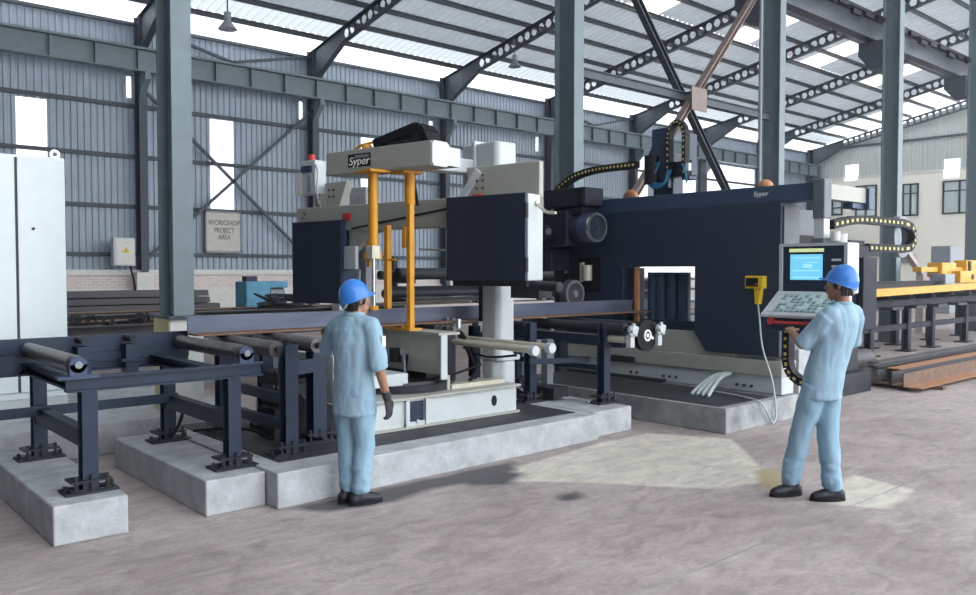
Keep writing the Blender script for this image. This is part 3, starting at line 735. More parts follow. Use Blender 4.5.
# turntable
MB().cyl((4.9, 6.98, .575), (4.9, 6.98, .62), .5, 48).build('turntable', M['blacksteel'], t, smooth=True)
MB().ring((4.9, 6.98, .62), (0, 0, 1), .4, .48, .04, 48).build('turntable_ring', M['mill'], t, smooth=True)
MB().ring((4.9, 6.98, .58), (0, 0, 1), .58, .61, .07, 48).build('guide_ring', M['blacksteel'], t, smooth=True)
MB().box(5.12, 5.16, 6.4, 6.75, .575, .72).build('stop_plate', M['beige'], t, bevel=.005)
MB().box(5.18, 5.9, 6.4, 6.55, .576, .62).build('tray_strip', M['cream'], t)
# table and vise housing
MB().box(5.06, 5.12, 6.42, 7.72, .72, 1.12).build('table_body', M['beige'], t, bevel=.008)
MB().box(5.2, 5.6, 6.85, 7.7, .575, 1.1).build('table_core', M['blacksteel'], t, bevel=.01)
MB().box(5.045, 5.125, 6.4, 6.425, .68, 1.125).build('table_end_plate', M['white'], t, bevel=.004)
MB().box(5.03, 5.3, 6.42, 7.75, 1.12, 1.145).build('table_top', M['beige'], t)
MB().box(4.98, 5.06, 7.1, 7.2, .8, .95).build('clamp_block', M['blacksteel'], t)
MB().cyl((5.06, 7.0, .92), (5.0, 7.0, .92), .045).cyl((5.02, 7.0, .92), (4.93, 6.85, .72), .014).build('clamp_lever', M['chrome'], t)
MB().tube([(5.05, 6.98, .88), (4.98, 6.9, .72), (4.95, 6.75, .65), (5.0, 6.55, .68), (5.2, 6.42, .72), (5.55, 6.38, .8)], .013).build('cable', M['black'], t)
MB().box(3.83, 4.25, 6.42, 7.6, .575, 1.0).build('vise_housing', M['white'], t, bevel=.012)
MB().box(4.3, 4.75, 6.55, 7.65, .64, .76).build('vise_slide', M['white'], t, bevel=.01)
# column
def octo(x0, x1, y0, y1, c): return [(x0+c, y0), (x1-c, y0), (x1, y0+c), (x1, y1-c), (x1-c, y1), (x0+c, y1), (x0, y1-c), (x0, y0+c)]
MB().prism([(x, y, .6) for x, y in octo(6.02, 6.3, 6.64, 6.95, .05)], (0, 0, 2.0)).build('column', M['white'], t, bevel=.02)
MB().prism([(x, y, .278) for x, y in octo(5.99, 6.33, 6.6, 6.95, .1)], (0, 0, .5)).build('column_foot', M['white'], t, bevel=.03)
MB().prism([(x, y, .78) for x, y in octo(5.99, 6.34, 6.58, 6.95, .05)], (0, 0, .05)).build('column_collar', M['white'], t, bevel=.01)
MB().box(6.0, 6.03, 6.9, 6.94, 1.2, 1.65).build('column_strip', M['black'], t)
MB().prism([(x, y, 2.5) for x, y in octo(6.0, 6.32, 6.64, 7.26, .04)], (0, 0, .67)).build('column_head', M['white'], t, bevel=.02)
# portal arm and top beam
UB = math.radians(101.4)
FR = frame2((5.81, 6.0, 0), UB)             # a along the bow (away), b towards +X is negative
FB = frame2((4.92, 6.4, 0), UB)
def P3(fr, a, b, z): o, u, v = fr; return o + u*a + v*b + V((0, 0, z))
MB().box(5.2, 6.05, 7.0, 7.24, 2.84, 3.0).build('portal_arm', M['white'], t, bevel=.02)
MB().box(5.975, 6.34, 6.98, 7.03, 2.6, 3.2).build('arm_flange', M['white'], t, bevel=.005)
pl = [P3(FB, a, b, 2.79) for a, b in ((.0, .0), (1.5, 0), (1.5, -.26), (.0, -.26))]
MB().prism(pl, (0, 0, .245)).build('top_beam', M['beige'], t, bevel=.012)
MB().prism([P3(FB, a, b, 2.815) for a, b in ((.03, -.255), (1.48, -.255), (1.48, -.48), (.03, -.48))], (0, 0, .19)).build('side_beam', M['beige'], t, bevel=.012)
MB().prism([P3(FB, -.02, b, 2.79+z) for b, z in ((-.0, .03), (-.03, .0), (-.22, .0), (-.26, .03), (-.26, .215), (-.22, .245), (-.03, .245), (.0, .215))], FB[1]*.025).build('beam_end_cap', M['white'], t)
MB().prism([P3(FB, .012, b, 2.815+z) for b, z in ((-.26, .0), (-.47, .0), (-.47, .185), (-.26, .185))], FB[1]*.02).build('beam_end_cap', M['white'], t)
lg = MB().hexa([P3(FB, a, b, z) for z in (2.85, 2.985) for a, b in ((.82, .001), (1.15, .001), (1.15, .008), (.82, .008))]).build('logo_plate', M['black'], t)
words('Syper', .12, P3(FB, .985, .011, 2.905), -FB[1], (0, 0, 1), M['whiteink'], 'lettering', lg, font_scale=1.12, shear=.2)
MB().hexa([P3(FB, a, b, z) for z in (2.94, 2.97) for a, b in ((.84, .008), (1.05, .008), (1.05, .010), (.84, .010))]).build('small_caption', M['grey'], lg)
# yellow clamp posts
MB().cyl((4.74, 7.13, 2.0), (4.74, 7.13, 2.79), .045, 20).cyl((4.78, 7.24, 1.95), (4.78, 7.24, 2.79), .03, 14).box(4.62, 4.86, 7.0, 7.3, 2.765, 2.79).build('clamp_cylinder', M['yellow'], t, smooth=True)
MB().box(4.74, 4.8, 7.22, 7.27, 1.8, 2.1).box(4.7, 4.82, 7.1, 7.26, 1.88, 1.96).build('clamp_bracket', M['yellow'], t, bevel=.004)
MB().box(4.68, 4.78, 7.07, 7.18, 1.88, 2.02).build('rod_coupling', M['cream'], t, bevel=.01)
MB().cyl((4.73, 7.12, 1.36), (4.73, 7.12, 1.9), .022, 16).build('clamp_rod', M['chrome'], t, smooth=True)
MB().cyl((4.73, 7.12, 1.36), (4.73, 7.12, 1.4), .05, 16).build('clamp_pad', M['yellow'], t, smooth=True)
MB().box(5.03, 5.09, 7.31, 7.38, 1.14, 2.25).build('clamp_post', M['yellow'], t, bevel=.006)
MB().box(5.03, 5.09, 6.9, 6.965, 1.14, 2.78).box(5.02, 5.1, 6.97, 7.03, 2.0, 2.22).build('clamp_post', M['yellow'], t, bevel=.006)
MB().cyl((5.06, 6.94, 2.45), (5.06, 6.94, 2.79), .055, 18).box(4.94, 5.18, 6.88, 7.12, 2.765, 2.79).build('clamp_cylinder', M['yellow'], t, smooth=True)
MB().box(4.98, 5.14, 6.84, 7.5, 1.145, 1.17).box(5.0, 5.1, 7.0, 7.12, 1.17, 1.19).box(5.0, 5.1, 7.36, 7.5, 1.17, 1.24).build('clamp_foot', M['yellow'], t)
MB().cyl((5.05, 7.18, 1.88), (5.05, 7.42, 1.88), .012).build('guide_pin', M['yellow'], t)
# top cable chain on the beam
ch = MB()
pts = []
for i in range(17):
    a = i/16
    pts.append(P3(FB, .86 - .72*a, -.18, 3.04 + (.045 + .12*a/.82 if a < .82 else .165*(1 - ((a-.82)/.18)**2))))
for p, q in zip(pts, pts[1:]): ch.bar(p, q, .22, .085, up=FB[2].cross(q-p))
ch.build('cable_chain', M['black'], t)
MB().hexa([P3(FB, a, b, z) for z in (3.035, 3.09) for a, b in ((.2, -.1), (.7, -.1), (.7, -.24), (.2, -.24))]).build('chain_tray', M['blacksteel'], t)
MB().ball(P3(FB, .97, -.1, 3.05), .06, sc=(1, 1, .8)).tube([P3(FB, 1.15, -.08, 3.04), P3(FB, 1.05, -.1, 3.09), P3(FB, .87, -.15, 3.12)], .016).build('cable_clamp', M['yellow'], t, smooth=True)
MB().tube([P3(FB, .6, -.4, 2.8), P3(FB, .58, -.42, 2.6), P3(FB, .55, -.42, 2.45)], .016).build('hose', M['black'], t)
# saw bow
def fb(a0, a1, b0, b1, z0, z1, name, m, bev=.01): return MB().fbox(FR, a0, a1, b0, b1, z0, z1).build(name, M[m], t, bevel=bev)
fb(.1, 3.62, -.36, -.1, 2.25, 2.56, 'bow_frame', 'beige', .012)
fb(-.0, 1.04, -.05, .0, 1.655, 2.555, 'wheel_cover_door', 'panel', .008)
fb(.0, 1.04, -.33, -.052, 1.66, 2.55, 'wheel_housing', 'white', .012)
fb(-.0, .96, -.34, -.26, 2.4, 2.9, 'back_plate', 'beige', .012)
bolt_parts('plate_bolt', [P3(FR, a, -.24, z) for a in (.72, .8) for z in (2.66, 2.74, 2.8)], .014, .012, FR[2], M['ink'], t)
fb(2.71, 3.6, -.06, .0, 1.36, 2.375, 'wheel_cover_door', 'panel', .008)
fb(2.72, 3.58, -.32, -.06, 1.38, 2.37, 'wheel_housing', 'panel2', .012)
for z in (1.75, 2.3): MB().fbox(FR, -.02, .02, -.03, .012, z, z+.15).build('hinge', M['blacksteel'], t)
fb(.02, 1.0, -.3, -.06, 1.6, 1.655, 'blade_guard', 'blacksteel', .004)
MB().cyl(P3(FR, .2, -.2, 1.62), P3(FR, -.35, -.1, 1.6), .05).fbox(FR, -.1, .25, -.35, -.1, 1.48, 1.6).build('blade_drive', M['blacksteel'], t)
MB().bar(P3(FR, 2.6, -.085, 2.27), P3(FR, 1.03, -.085, 2.45), .01, .022).build('blade_line', M['black'], t)
fb(2.62, 2.75, -.2, -.07, 2.38, 2.46, 'red_sensor', 'red', .005)
fb(.68, .8, -.22, -.14, 2.555, 2.59, 'red_valve', 'red', .01)
MB().tube([P3(FR, 1.06, -.1, 1.98), P3(FR, 1.15, -.02, 1.99), P3(FR, 1.42, .02, 2.0)], .012).build('handle_rod', M['chrome'], t)
MB().tube([P3(FR, -.0, -.2, 2.46), P3(FR, -.15, -.15, 2.36), P3(FR, -.3, -.1, 2.34)], .015).cyl(P3(FR, -.02, -.2, 2.46), P3(FR, .01, -.2, 2.46), .03).build('hydraulic_pipe', M['cream'], t)
words('Z', .12, P3(FR, 3.5, -.095, 2.45), -FR[1], (0, 0, 1), M['ink'], 'logo', t, shear=.3)
MB().prism([P3(FR, a, -.12, z) for a, z in ((3.1, 2.56), (3.12, 2.85), (2.72, 2.86), (2.85, 2.56))], FR[2]*-.12).build('beam_support', M['beige'], t, bevel=.008)
bolt_parts('support_bolt', [P3(FR, a, -.12, z) for a in (2.95, 3.03) for z in (2.68, 2.76)], .016, .012, FR[2], M['ink'], t)
MB().fbox(FR, 2.78, 3.08, -.62, -.5, 1.2, 2.82).build('rear_guide_column', mat('guide_column_paint', (.30, .30, .33), .5, var=.25, scale=20), t, bevel=.01)
fb(2.52, 2.74, -.12, -.065, 1.78, 2.06, 'sensor_box', 'white', .008)
fb(2.46, 2.56, -.1, -.065, 1.6, 1.78, 'sensor_bracket', 'grey', .005)
MB().prism([P3(FR, a, -.12, z) for a, z in ((2.68, 2.26), (2.05, 2.26), (2.3, 2.2), (2.68, 1.95))], FR[2]*-.1).build('frame_web', M['beige'], t)
# beacon and valve block on the left end
fb(3.2, 3.3, -.22, -.12, 2.56, 2.72, 'stand', 'beige', .005)
ub = fb(3.18, 3.42, -.2, -.02, 2.72, 3.14, 'valve_box', 'white', .008)
fb(3.44, 3.56, -.2, -.02, 2.72, 3.0, 'relay_box', 'coping', .006)
MB().fbox(FR, 3.24, 3.42, -.02, .0, 2.99, 3.07).build('display', M['panel2'], ub)
MB().cyl(P3(FR, 3.33, -.1, 3.14), P3(FR, 3.33, -.1, 3.22), .045, 16).build('beacon', M['red'], ub, smooth=True)
MB().tube([P3(FR, 3.2, -.05, 3.1), P3(FR, 3.1, 0, 2.95), P3(FR, 3.13, 0, 2.75), P3(FR, 3.2, -.1, 2.6)], .014).build('hose', M['white'], ub)
MB().fbox(FR, 3.25, 3.3, -.02, 0, 2.74, 2.95).build('dial_strip', M['grey'], ub)
# sloping white link behind the door
MB().bar(P3(FR, 1.02, -.25, 2.56), P3(FR, .78, -.25, 2.85), .08, .05, up=FR[2]).build('support_link', M['white'], t)
# vise rods
for x0, y0, z in ((5.53, 5.6, 1.0), (5.84, 5.68, 1.01), (5.68, 5.72, .995)):
    r_ = MB().cyl((x0, y0, z), (x0+.05, 7.15, z), .03, 16).build('guide_rod', M['cream'], t, smooth=True)
for x, y in ((5.53, 5.56), (5.84, 5.64)):
    MB().cyl((x, y, 1.0), (x, y+.07, 1.0), .05, 16).build('rod_end_cap', M['white'], t, smooth=True)
MB().tube([(5.5, 6.6, .96), (5.46, 6.2, .9), (5.5, 5.8, .94)], .012).build('hose', M['black'], t)
hz = MB()
for k in range(5): hz.cyl((5.68+.02*k, 6.9+.12*k, 1.14), (5.68+.02*k, 6.9+.12*k, 1.24), .03, 10)
hz.build('hydraulic_fittings', M['chrome'], t)
MB().tube([(5.7, 6.9, 1.1), (5.75, 6.7, .85), (5.66, 6.6, .7), (5.5, 6.5, .62)], .022).tube([(5.75, 7.0, 1.1), (5.78, 6.8, .8), (5.7, 6.65, .62)], .022).build('hydraulic_hose', M['black'], t)

# ------------------------------------------------------------------ drilling gantry
GX = 9.0
t = thing('drilling_gantry', 'large dark blue drilling gantry on a white bed spanning the line', 'drilling machine', (9.2, 6.8, .28))
MB().box(9.02, 9.3, 4.96, 8.36, .288, .5).build('bed_base', M['white'], t, bevel=.01)
MB().box(8.98, 9.32, 4.94, 8.36, .5, .69).build('bed_rail', M['beige'], t, bevel=.012)
MB().box(9.02, 9.3, 5.6, 7.1, .69, .98).build('bed_slab', M['beige'], t, bevel=.01)
bolt_parts('bed_bolt', [(9.018, y, .36) for y in (5.35, 5.45, 5.55, 6.45, 6.55, 6.65, 7.1, 7.2)], .02, .02, (-1, 0, 0), M['ink'], t)
MB().box(8.9, 9.0, 6.6, 8.3, .285, .32).box(8.94, 9.02, 7.1, 7.5, .5, .58).build('bed_shoes', M['blacksteel'], t)
MB().prism([(GX-.03, y, z) for y, z in ((4.97, .74), (5.98, .74), (6.15, .97), (6.15, 1.83), (4.97, 1.83))], (.39, 0, 0)).build('gantry_leg', M['gantry'], t, bevel=.012)
MB().box(GX-.03, GX+.36, 7.32, 8.4, .69, 1.83).build('gantry_leg', M['gantry'], t, bevel=.012)
MB().box(GX-.03, GX+.36, 4.97, 8.4, 1.815, 2.57).build('gantry_beam', M['gantry'], t, bevel=.012)
MB().box(GX+.01, GX+.3, 4.5, 8.25, 2.57, 2.77).build('top_beam', M['panel2'], t, bevel=.012)
MB().box(GX+.36, GX+.40, 4.99, 5.03, .8, 2.5).build('leg_edge', M['grey'], t)
MB().box(GX+.02, GX+.38, 4.95, 4.968, 1.3, 2.52).build('side_cover', M['midgrey'], t, bevel=.004)
words('Syper', .085, (GX+.002, 5.25, 2.68), (0, -1, 0), (0, 0, 1), M['whiteink'], 'lettering', t, shear=.2)
# black panel coloured as a shaded hollow, spindle unit on the left leg
MB().box(GX-.036, GX+.02, 7.72, 8.14, 1.45, 1.95).build('recess_shade_panel', M['black'], t)
MB().cyl((GX-.08, 7.93, 1.62), (GX-.08, 7.93, 1.84), .07, 18).box(GX-.1, GX-.02, 8.02, 8.06, 1.6, 1.88).build('spindle_unit', M['cream'], t, smooth=True)
MB().box(GX-.06, GX, 8.3, 8.6, 1.35, 2.0).cyl((GX-.1, 8.42, 1.85), (GX-.02, 8.42, 1.85), .05).box(GX-.1, GX, 8.3, 8.5, 1.5, 1.6).build('feed_unit', M['blacksteel'], t)
MB().cyl((GX-.1, 8.42, 1.9), (GX-.13, 8.42, 1.9), .03).cyl((GX-.1, 8.3, 1.75), (GX-.14, 8.3, 1.75), .03).build('feed_fittings', M['chrome'], t)
dr = MB().cyl((8.62, 8.0, 1.42), (8.72, 8.0, 1.42), .2, 32) if False else MB().cyl((8.72, 7.98, 1.43), (8.72, 8.1, 1.43), .2, 32)
dr = dr.build('disc_brake', M['mill'], t, smooth=True)
MB().cyl((8.72, 7.96, 1.43), (8.72, 7.98, 1.43), .05, 16).ring((8.72, 7.97, 1.43), (0, 1, 0), .16, .19, .01).build('disc_hub', M['grey'], dr, smooth=True)
# pillars inside the opening
for y in (6.5, 6.68, 6.86, 7.0): MB().cyl((GX+.25, y, .98), (GX+.25, y, 1.74), .085, 20).build('spindle_pillar', M['panel2'], t, smooth=True)
MB().box(GX+.1, GX+.3, 6.2, 7.3, .98, 1.1).build('spindle_base', M['panel'], t)
MB().box(GX+.0, GX+.05, 7.08, 7.14, 1.0, 1.82).build('marker_post', M['orange'], t)
MB().box(GX+.1, GX+.25, 7.16, 7.3, .7, 1.8).build('inner_column', M['panel2'], t)
# motor
mo = MB().cyl((8.72, 7.66, 2.36), (8.72, 8.1, 2.36), .185, 32).build('motor', M['panel'], t, smooth=True)
MB().cyl((8.72, 7.58, 2.36), (8.72, 7.78, 2.36), .205, 32).build('fan_cover', M['panel2'], mo, smooth=True)
MB().ring((8.72, 7.565, 2.36), (0, 1, 0), .17, .21, .03, 32).build('fan_rim', M['chrome'], mo, smooth=True)
fg = MB()
for r in (.04, .08, .12, .155): fg.ring((8.72, 7.568, 2.36), (0, 1, 0), r-.008, r+.008, .012)
fg.cyl((8.72, 7.56, 2.36), (8.72, 7.58, 2.36), .03).build('fan_grille', M['blacksteel'], mo)
MB().box(8.5, 8.95, 7.95, 8.6, 2.1, 2.6).cyl((8.45, 8.35, 2.3), (8.55, 8.35, 2.3), .12).box(8.55, 9.0, 8.3, 8.66, 1.75, 2.1).build('gearbox', M['gearbox'], t, bevel=.02)
MB().cyl((8.44, 8.25, 2.32), (8.455, 8.25, 2.32), .05).build('gearbox_cap', M['grey'], t)
jb = MB().box(8.55, 8.95, 7.65, 8.45, 2.66, 2.92).box(8.6, 8.95, 7.75, 8.3, 2.55, 2.66).build('junction_box', M['gearbox'], t, bevel=.02)
rb = MB()
for k in range(8): rb.box(8.54, 8.56, 7.68+.06*k, 7.70+.06*k, 2.68, 2.9)
rb.build('cooling_ribs', M['blacksteel'], jb)
# drill head
MB().box(9.12, 9.35, 6.6, 6.92, 2.77, 3.3).build('head_carriage', M['gantry'], t, bevel=.01)
MB().box(9.05, 9.15, 6.62, 6.9, 2.86, 3.66).prism([(9.06, 6.88, 3.2), (9.06, 7.02, 3.22), (9.06, 6.88, 3.5)], (.08, 0, 0)).build('head_slide', M['panel2'], t, bevel=.008)
MB().box(9.08, 9.25, 6.32, 6.44, 2.95, 3.55).box(9.1, 9.22, 6.3, 6.7, 3.0, 3.2).build('head_column', M['gantry'], t, bevel=.008)
MB().cyl((9.0, 6.86, 2.92), (9.0, 6.86, 3.3), .1, 20).build('servo_motor', M['black'], t, smooth=True)
MB().box(8.98, 9.04, 6.26, 6.34, 3.05, 3.15).box(9.0, 9.04, 6.9, 6.98, 3.1, 3.2).build('connector', M['white'], t)
def chain(name, parent, pts, wv, w=.1, h=.06, dot=(0, 0, 1), dots=1, step=1, side=1):
    """links swept along pts; wv is the width direction; yellow marks on the face pointing along side*wv"""
    a = MB(); wv = V(wv); dots = []
    for k, (p, q) in enumerate(zip(pts, pts[1:])):
        p, q = V(p), V(q); n = (q-p).cross(wv).normalized()
        a.bar(p, p + (q-p)*.97, w, h, up=n)
        m_ = (p+q)/2; L = (q-p).length*.2; e = (q-p).normalized(); c = m_ + wv*(side*(w/2+.002)); n0 = len(a.bm.faces)
        a.hexa([c + e*L*i + n*h*.17*j + wv*z for z in (-.004, .004) for i, j in ((-1, -1), (1, -1), (1, 1), (-1, 1))])
        dots += list(range(n0, n0+6))
    a.bm.faces.ensure_lookup_table()
    for k in dots: a.bm.faces[k].material_index = 1
    o = a.build(name, M['black'], parent); o.data.materials.append(M['dotyellow'])
    return o
pts = [(9.02, 6.585, 3.0 + .08*k) for k in range(7)] + [(9.02, 6.46 + .125*math.cos(a), 3.52 + .18*math.sin(a)) for a in [i*PI/8 for i in range(9)]] + [(9.02, 6.335, 3.48 - .08*k) for k in range(7)]
chain('cable_chain', t, pts, (1, 0, 0), .1, .055, side=-1)
pts = []
for i in range(26):
    a = i/25
    pts.append((8.85, 8.6 - 1.62*a, 2.78 + .40*(1-(1-min(1, a*1.15))**4)))
chain('cable_chain', t, pts, (1, 0, 0), .11, .09, side=-1)
hb = MB()
for k in range(4): hb.tube([(8.98, 6.84 - .04*k, 3.2), (8.95, 6.9-.03*k, 2.98), (8.95, 6.77, 2.86+.02*k), (8.96, 6.62, 2.92), (8.97, 6.58-.02*k, 3.08)], .014)
hb.build('blue_hose', M['hose'], t)
hb = MB()
for k in range(2): hb.tube([(8.98, 6.34+.02*k, 3.15), (8.95, 6.29-.01*k, 3.0), (9.0, 6.3, 2.9)], .012)
hb.build('blue_hose', M['hose'], t)
MB().ball((9.3, 7.45, 2.81), .11, sc=(1, 1, .9)).build('orange_cap', M['orange'], t, smooth=True)
MB().ball((9.2, 5.3, 2.79), .09, sc=(1, 1, .9)).build('orange_cap', M['orange'], t, smooth=True)
# hydraulic hoses by the bed
hs = MB()
for k in range(4): hs.tube([(8.97, 5.62+.02*k, .49), (8.75, 5.6+.035*k, .47), (8.45, 5.52+.06*k, .38), (8.25, 5.46+.075*k, .3)], .024)
hs.build('silver_hose', M['silver'], t)
# swing mast, arm and side housing
MB().box(8.96, 9.14, 4.44, 4.58, 2.35, 2.8).build('mast_head', M['midgrey'], t, bevel=.015)
MB().box(8.98, 9.12, 4.45, 4.57, 2.12, 2.36).build('mast_neck', M['white'], t, bevel=.01)
MB().box(8.95, 9.15, 4.43, 4.59, 1.6, 2.13).build('mast_foot', M['midgrey'], t, bevel=.015)
MB().bar((9.12, 4.52, 2.66), (10.05, 4.52, 2.66), .16, .17).build('swing_arm', M['beige'], t)
MB().box(10.0, 10.15, 4.4, 4.62, 2.5, 2.75).box(9.7, 10.1, 4.46, 4.58, 2.5, 2.57).build('arm_end', M['panel2'], t, bevel=.008)
MB().box(9.36, 10.1, 5.1, 6.0, 1.7, 2.2).build('rear_housing', M['black'], t, bevel=.01)
MB().box(9.38, 10.2, 5.15, 6.0, 2.2, 2.53).build('rear_housing', M['midgrey'], t, bevel=.01)
tag(MB().box(9.5, 9.9, 5.0, 5.8, .0, .8).build('concrete_footing', M['conc'], loc=(9.7, 5.4, 0), bevel=.01), 'pale concrete footing post behind the right end of the gantry bed', 'footing')
# support arm to the console
MB().bar((9.0, 4.48, 1.72), (7.0, 3.46, 1.72), .1, .12).build('console_arm', M['grey'], t)
MB().cyl((9.05, 4.35, 2.1), (9.05, 4.35, 2.2), .05).cyl((9.2, 4.35, 2.0), (9.2, 4.35, 2.18), .06).build('arm_knob', M['coping'], t, smooth=True)

# pendant on the leg
t = thing('hand_pendant', 'yellow hand pendant with a hanging cable on the dark gantry leg', 'pendant', (8.93, 5.25, 1.3))
MB().box(8.88, 8.995, 5.14, 5.38, 1.55, 1.7).build('head', M['lemon'], t, bevel=.012)
MB().box(8.872, 8.885, 5.2, 5.36, 1.575, 1.675).build('display_window', M['black'], t)
MB().cyl((8.866, 5.22, 1.605), (8.874, 5.22, 1.605), .014).build('stop_button', M['red'], t)
MB().prism([(8.9, 5.17, 1.56), (8.9, 5.27, 1.56), (8.9, 5.26, 1.36), (8.9, 5.2, 1.36)], (.07, 0, 0)).build('handle', M['lemon'], t, bevel=.01)
MB().tube([(8.93, 5.23, 1.38), (8.92, 5.2, 1.2), (8.86, 5.12, .85), (8.78, 4.95, .5), (8.7, 4.85, .14), (8.62, 4.845, .03), (8.5, 4.85, .17), (8.4, 4.89, .29), (8.45, 5.1, .31), (8.55, 5.4, .31), (8.6, 5.7, .315), (8.75, 5.95, .32)], .011).build('cable', M['silver'], t, smooth=True)

# ------------------------------------------------------------------ operator console
t = thing('control_console', 'white framed control console with blue screen and sloping key desk', 'console', (6.85, 3.4, 1.2))
CXX = 6.75
MB().box(CXX+.03, 6.97, 3.14, 3.75, 1.57, 2.0).build('housing', M['white'], t, bevel=.012)
MB().box(CXX, CXX+.03, 3.72, 3.75, 1.57, 2.0).box(CXX, CXX+.03, 3.14, 3.17, 1.57, 2.0).box(CXX, CXX+.03, 3.17, 3.72, 1.975, 2.0).box(CXX, CXX+.03, 3.17, 3.72, 1.57, 1.585).build('front_frame', M['white'], t)
pnl = MB().box(CXX+.015, CXX+.03, 3.17, 3.72, 1.585, 1.975).build('front_panel', M['panel'], t)
sc = MB().box(CXX+.008, CXX+.015, 3.36, 3.65, 1.685, 1.905).build('screen', M['screen'], t)
MB().box(CXX+.008, CXX+.015, 3.35, 3.66, 1.925, 1.955).build('title_bar', M['screenbar'], t)
sw = MB()
for z0, z1, y0, y1 in ((1.87, 1.88, 3.38, 3.62), (1.83, 1.838, 3.4, 3.52), (1.76, 1.77, 3.38, 3.63), (1.70, 1.712, 3.38, 3.62), (1.79, 1.82, 3.45, 3.53)): sw.box(CXX+.006, CXX+.008, y0, y1, z0, z1)
sw.build('screen_marks', M['screen2'], sc)
for z in (1.845, 1.79): MB().box(CXX+.01, CXX+.016, 3.2, 3.28, z, z+.02).build('panel_caption', M['coping'], pnl)
dk = MB().prism([(6.46, 3.12, 1.39), (6.46, 3.12, 1.365), (CXX+.05, 3.12, 1.50), (CXX+.05, 3.12, 1.585), (CXX, 3.12, 1.585)], (0, .64, 0)).build('desk', M['white'], t, bevel=.006)
n_ = V((-(1.585-1.39), 0, CXX-6.46)).normalized(); e_ = V((CXX-6.46, 0, 1.585-1.39)).normalized(); o_ = V((6.46, 0, 1.39))
def deskbox(mb, s0, s1, y0, y1, h0, h1): mb.hexa([o_ + e_*s + n_*h + V((0, y, 0)) for h in (h0, h1) for s, y in ((s0, y0), (s1, y0), (s1, y1), (s0, y1))])
kp = MB(); deskbox(kp, .045, .31, 3.16, 3.71, 0, .004); kp = kp.build('key_panel', M['desk'], dk)
ky = MB()
for i in range(6):
    for j in range(11):
        if random.random() < .6: deskbox(ky, .05+.042*i, .08+.042*i, 3.18+.048*j, 3.145+.048*j, .004, .01)
ky.build('keys', M['key'], kp)
MB().box(6.49, 6.95, 3.14, 3.74, 1.25, 1.37).build('lower_box', M['panel'], t, bevel=.01)
MB().cyl((6.42, 3.15, 1.33), (6.42, 3.6, 1.33), .012).cyl((6.42, 3.18, 1.33), (6.5, 3.18, 1.33), .01).cyl((6.42, 3.58, 1.33), (6.5, 3.58, 1.33), .01).build('grip_bar', M['red'], t)
MB().cyl((6.49, 3.66, 1.335), (6.44, 3.66, 1.335), .028).build('stop_button', M['red'], t, smooth=True)
pts = [(7.05, 3.82, 1.25 - .07*k) for k in range(5)] + [(7.05, 3.62 + .20*math.cos(a), .95 - .2*math.sin(a)) for a in [i*PI/8 for i in range(9)]] + [(7.05, 3.42, 1.0 + .07*k) for k in range(4)]
chain('cable_chain', t, pts, (1, 0, 0), .1, .07, side=-1)

# ------------------------------------------------------------------ feed carriage behind the console
t = thing('feed_carriage', 'dark feed carriage with yellow-dotted cable chain loop behind the console', 'carriage', (12, 5.8, 0))
MB().box(11.3, 12.3, 5.4, 6.3, 1.15, 2.12).build('carriage_body', M['gearbox'], t, bevel=.02)
MB().box(11.9, 12.35, 5.3, 5.4, .9, 1.95).box(11.7, 12.2, 5.42, 5.6, 2.12, 2.2).build('carriage_plate', M['gearbox'], t, bevel=.01)
MB().box(11.2, 12.2, 5.3, 6.3, 0, .3).box(11.4, 12.2, 5.5, 6.2, .3, 1.15).build('carriage_base', M['blacksteel'], t)
pts = [(11.2 + .155*k, 5.45, 2.40 + .11*math.sin(min(1, k/7)*PI/2)) for k in range(16)] + [(13.65 + .22*math.sin(a)*1.6, 5.45, 2.3 + .2*math.cos(a)) for a in [i*PI/6 for i in range(1, 6)]] + [(13.55 - .155*k, 5.45, 2.1) for k in range(9)]
chain('cable_chain', t, pts, (0, 1, 0), .1, .125, side=-1)
MB().ring((13.75, 5.5, 2.3), (0, 1, 0), .24, .33, .12).build('chain_guide', M['grey'], t, smooth=True)
MB().tube([(11.1, 5.5, 2.3), (11.2, 5.5, 2.4), (11.4, 5.5, 2.42)], .03).build('hose', M['black'], t)
tag(MB().bar((22.2, 9.3, 3.0), (24.6, 9.3, 1.6), .16, .12).box(24.4, 24.8, 9.2, 9.4, 0, 1.62).build('stay_bar', M['pink'], loc=(23.2, 9.3, 0)), 'pale sloping stay bar below the cable chain loop', 'bar')

# outfeed conveyor
t = thing('outfeed_conveyor', 'long black outfeed conveyor frame on posts at the right', 'conveyor', (18, 7.8, 0))
for x in (13.4, 15.2, 16.9, 18.75, 20.1, 22.2, 24.2, 26.2):
    for y in (7.4, 8.2):
        o = MB().ibeam((x, y, .02), (x, y, 1.0), .16, .14, up=(0, 1, 0)).build('leg', M['gearbox'], t)
        MB().box(x-.2, x+.2, y-.16, y+.16, 0, .03).build('foot', M['blacksteel'], o)
for y in (7.4, 8.2): MB().ibeam((12.8, y, 1.05), (27, y, 1.05), .16, .16).build('side_rail', M['gearbox'], t)
MB().bar((12.8, 7.4, .55), (27, 7.4, .55), .08, .12).build('lower_rail', M['gearbox'], t)
x = 13.2
while x < 27:
    roller(t, x, 7.47, 8.13, 1.17, .075, False, 'blacksteel')
    MB().prof((x+.45, 7.2, .98), (x+1.0, 7.2, .98), [(-.12, -.03), (.12, -.03), (.12, .03), (-.12, .03)]).build('side_tray', M['blacksteel'], t)
    x += 1.2
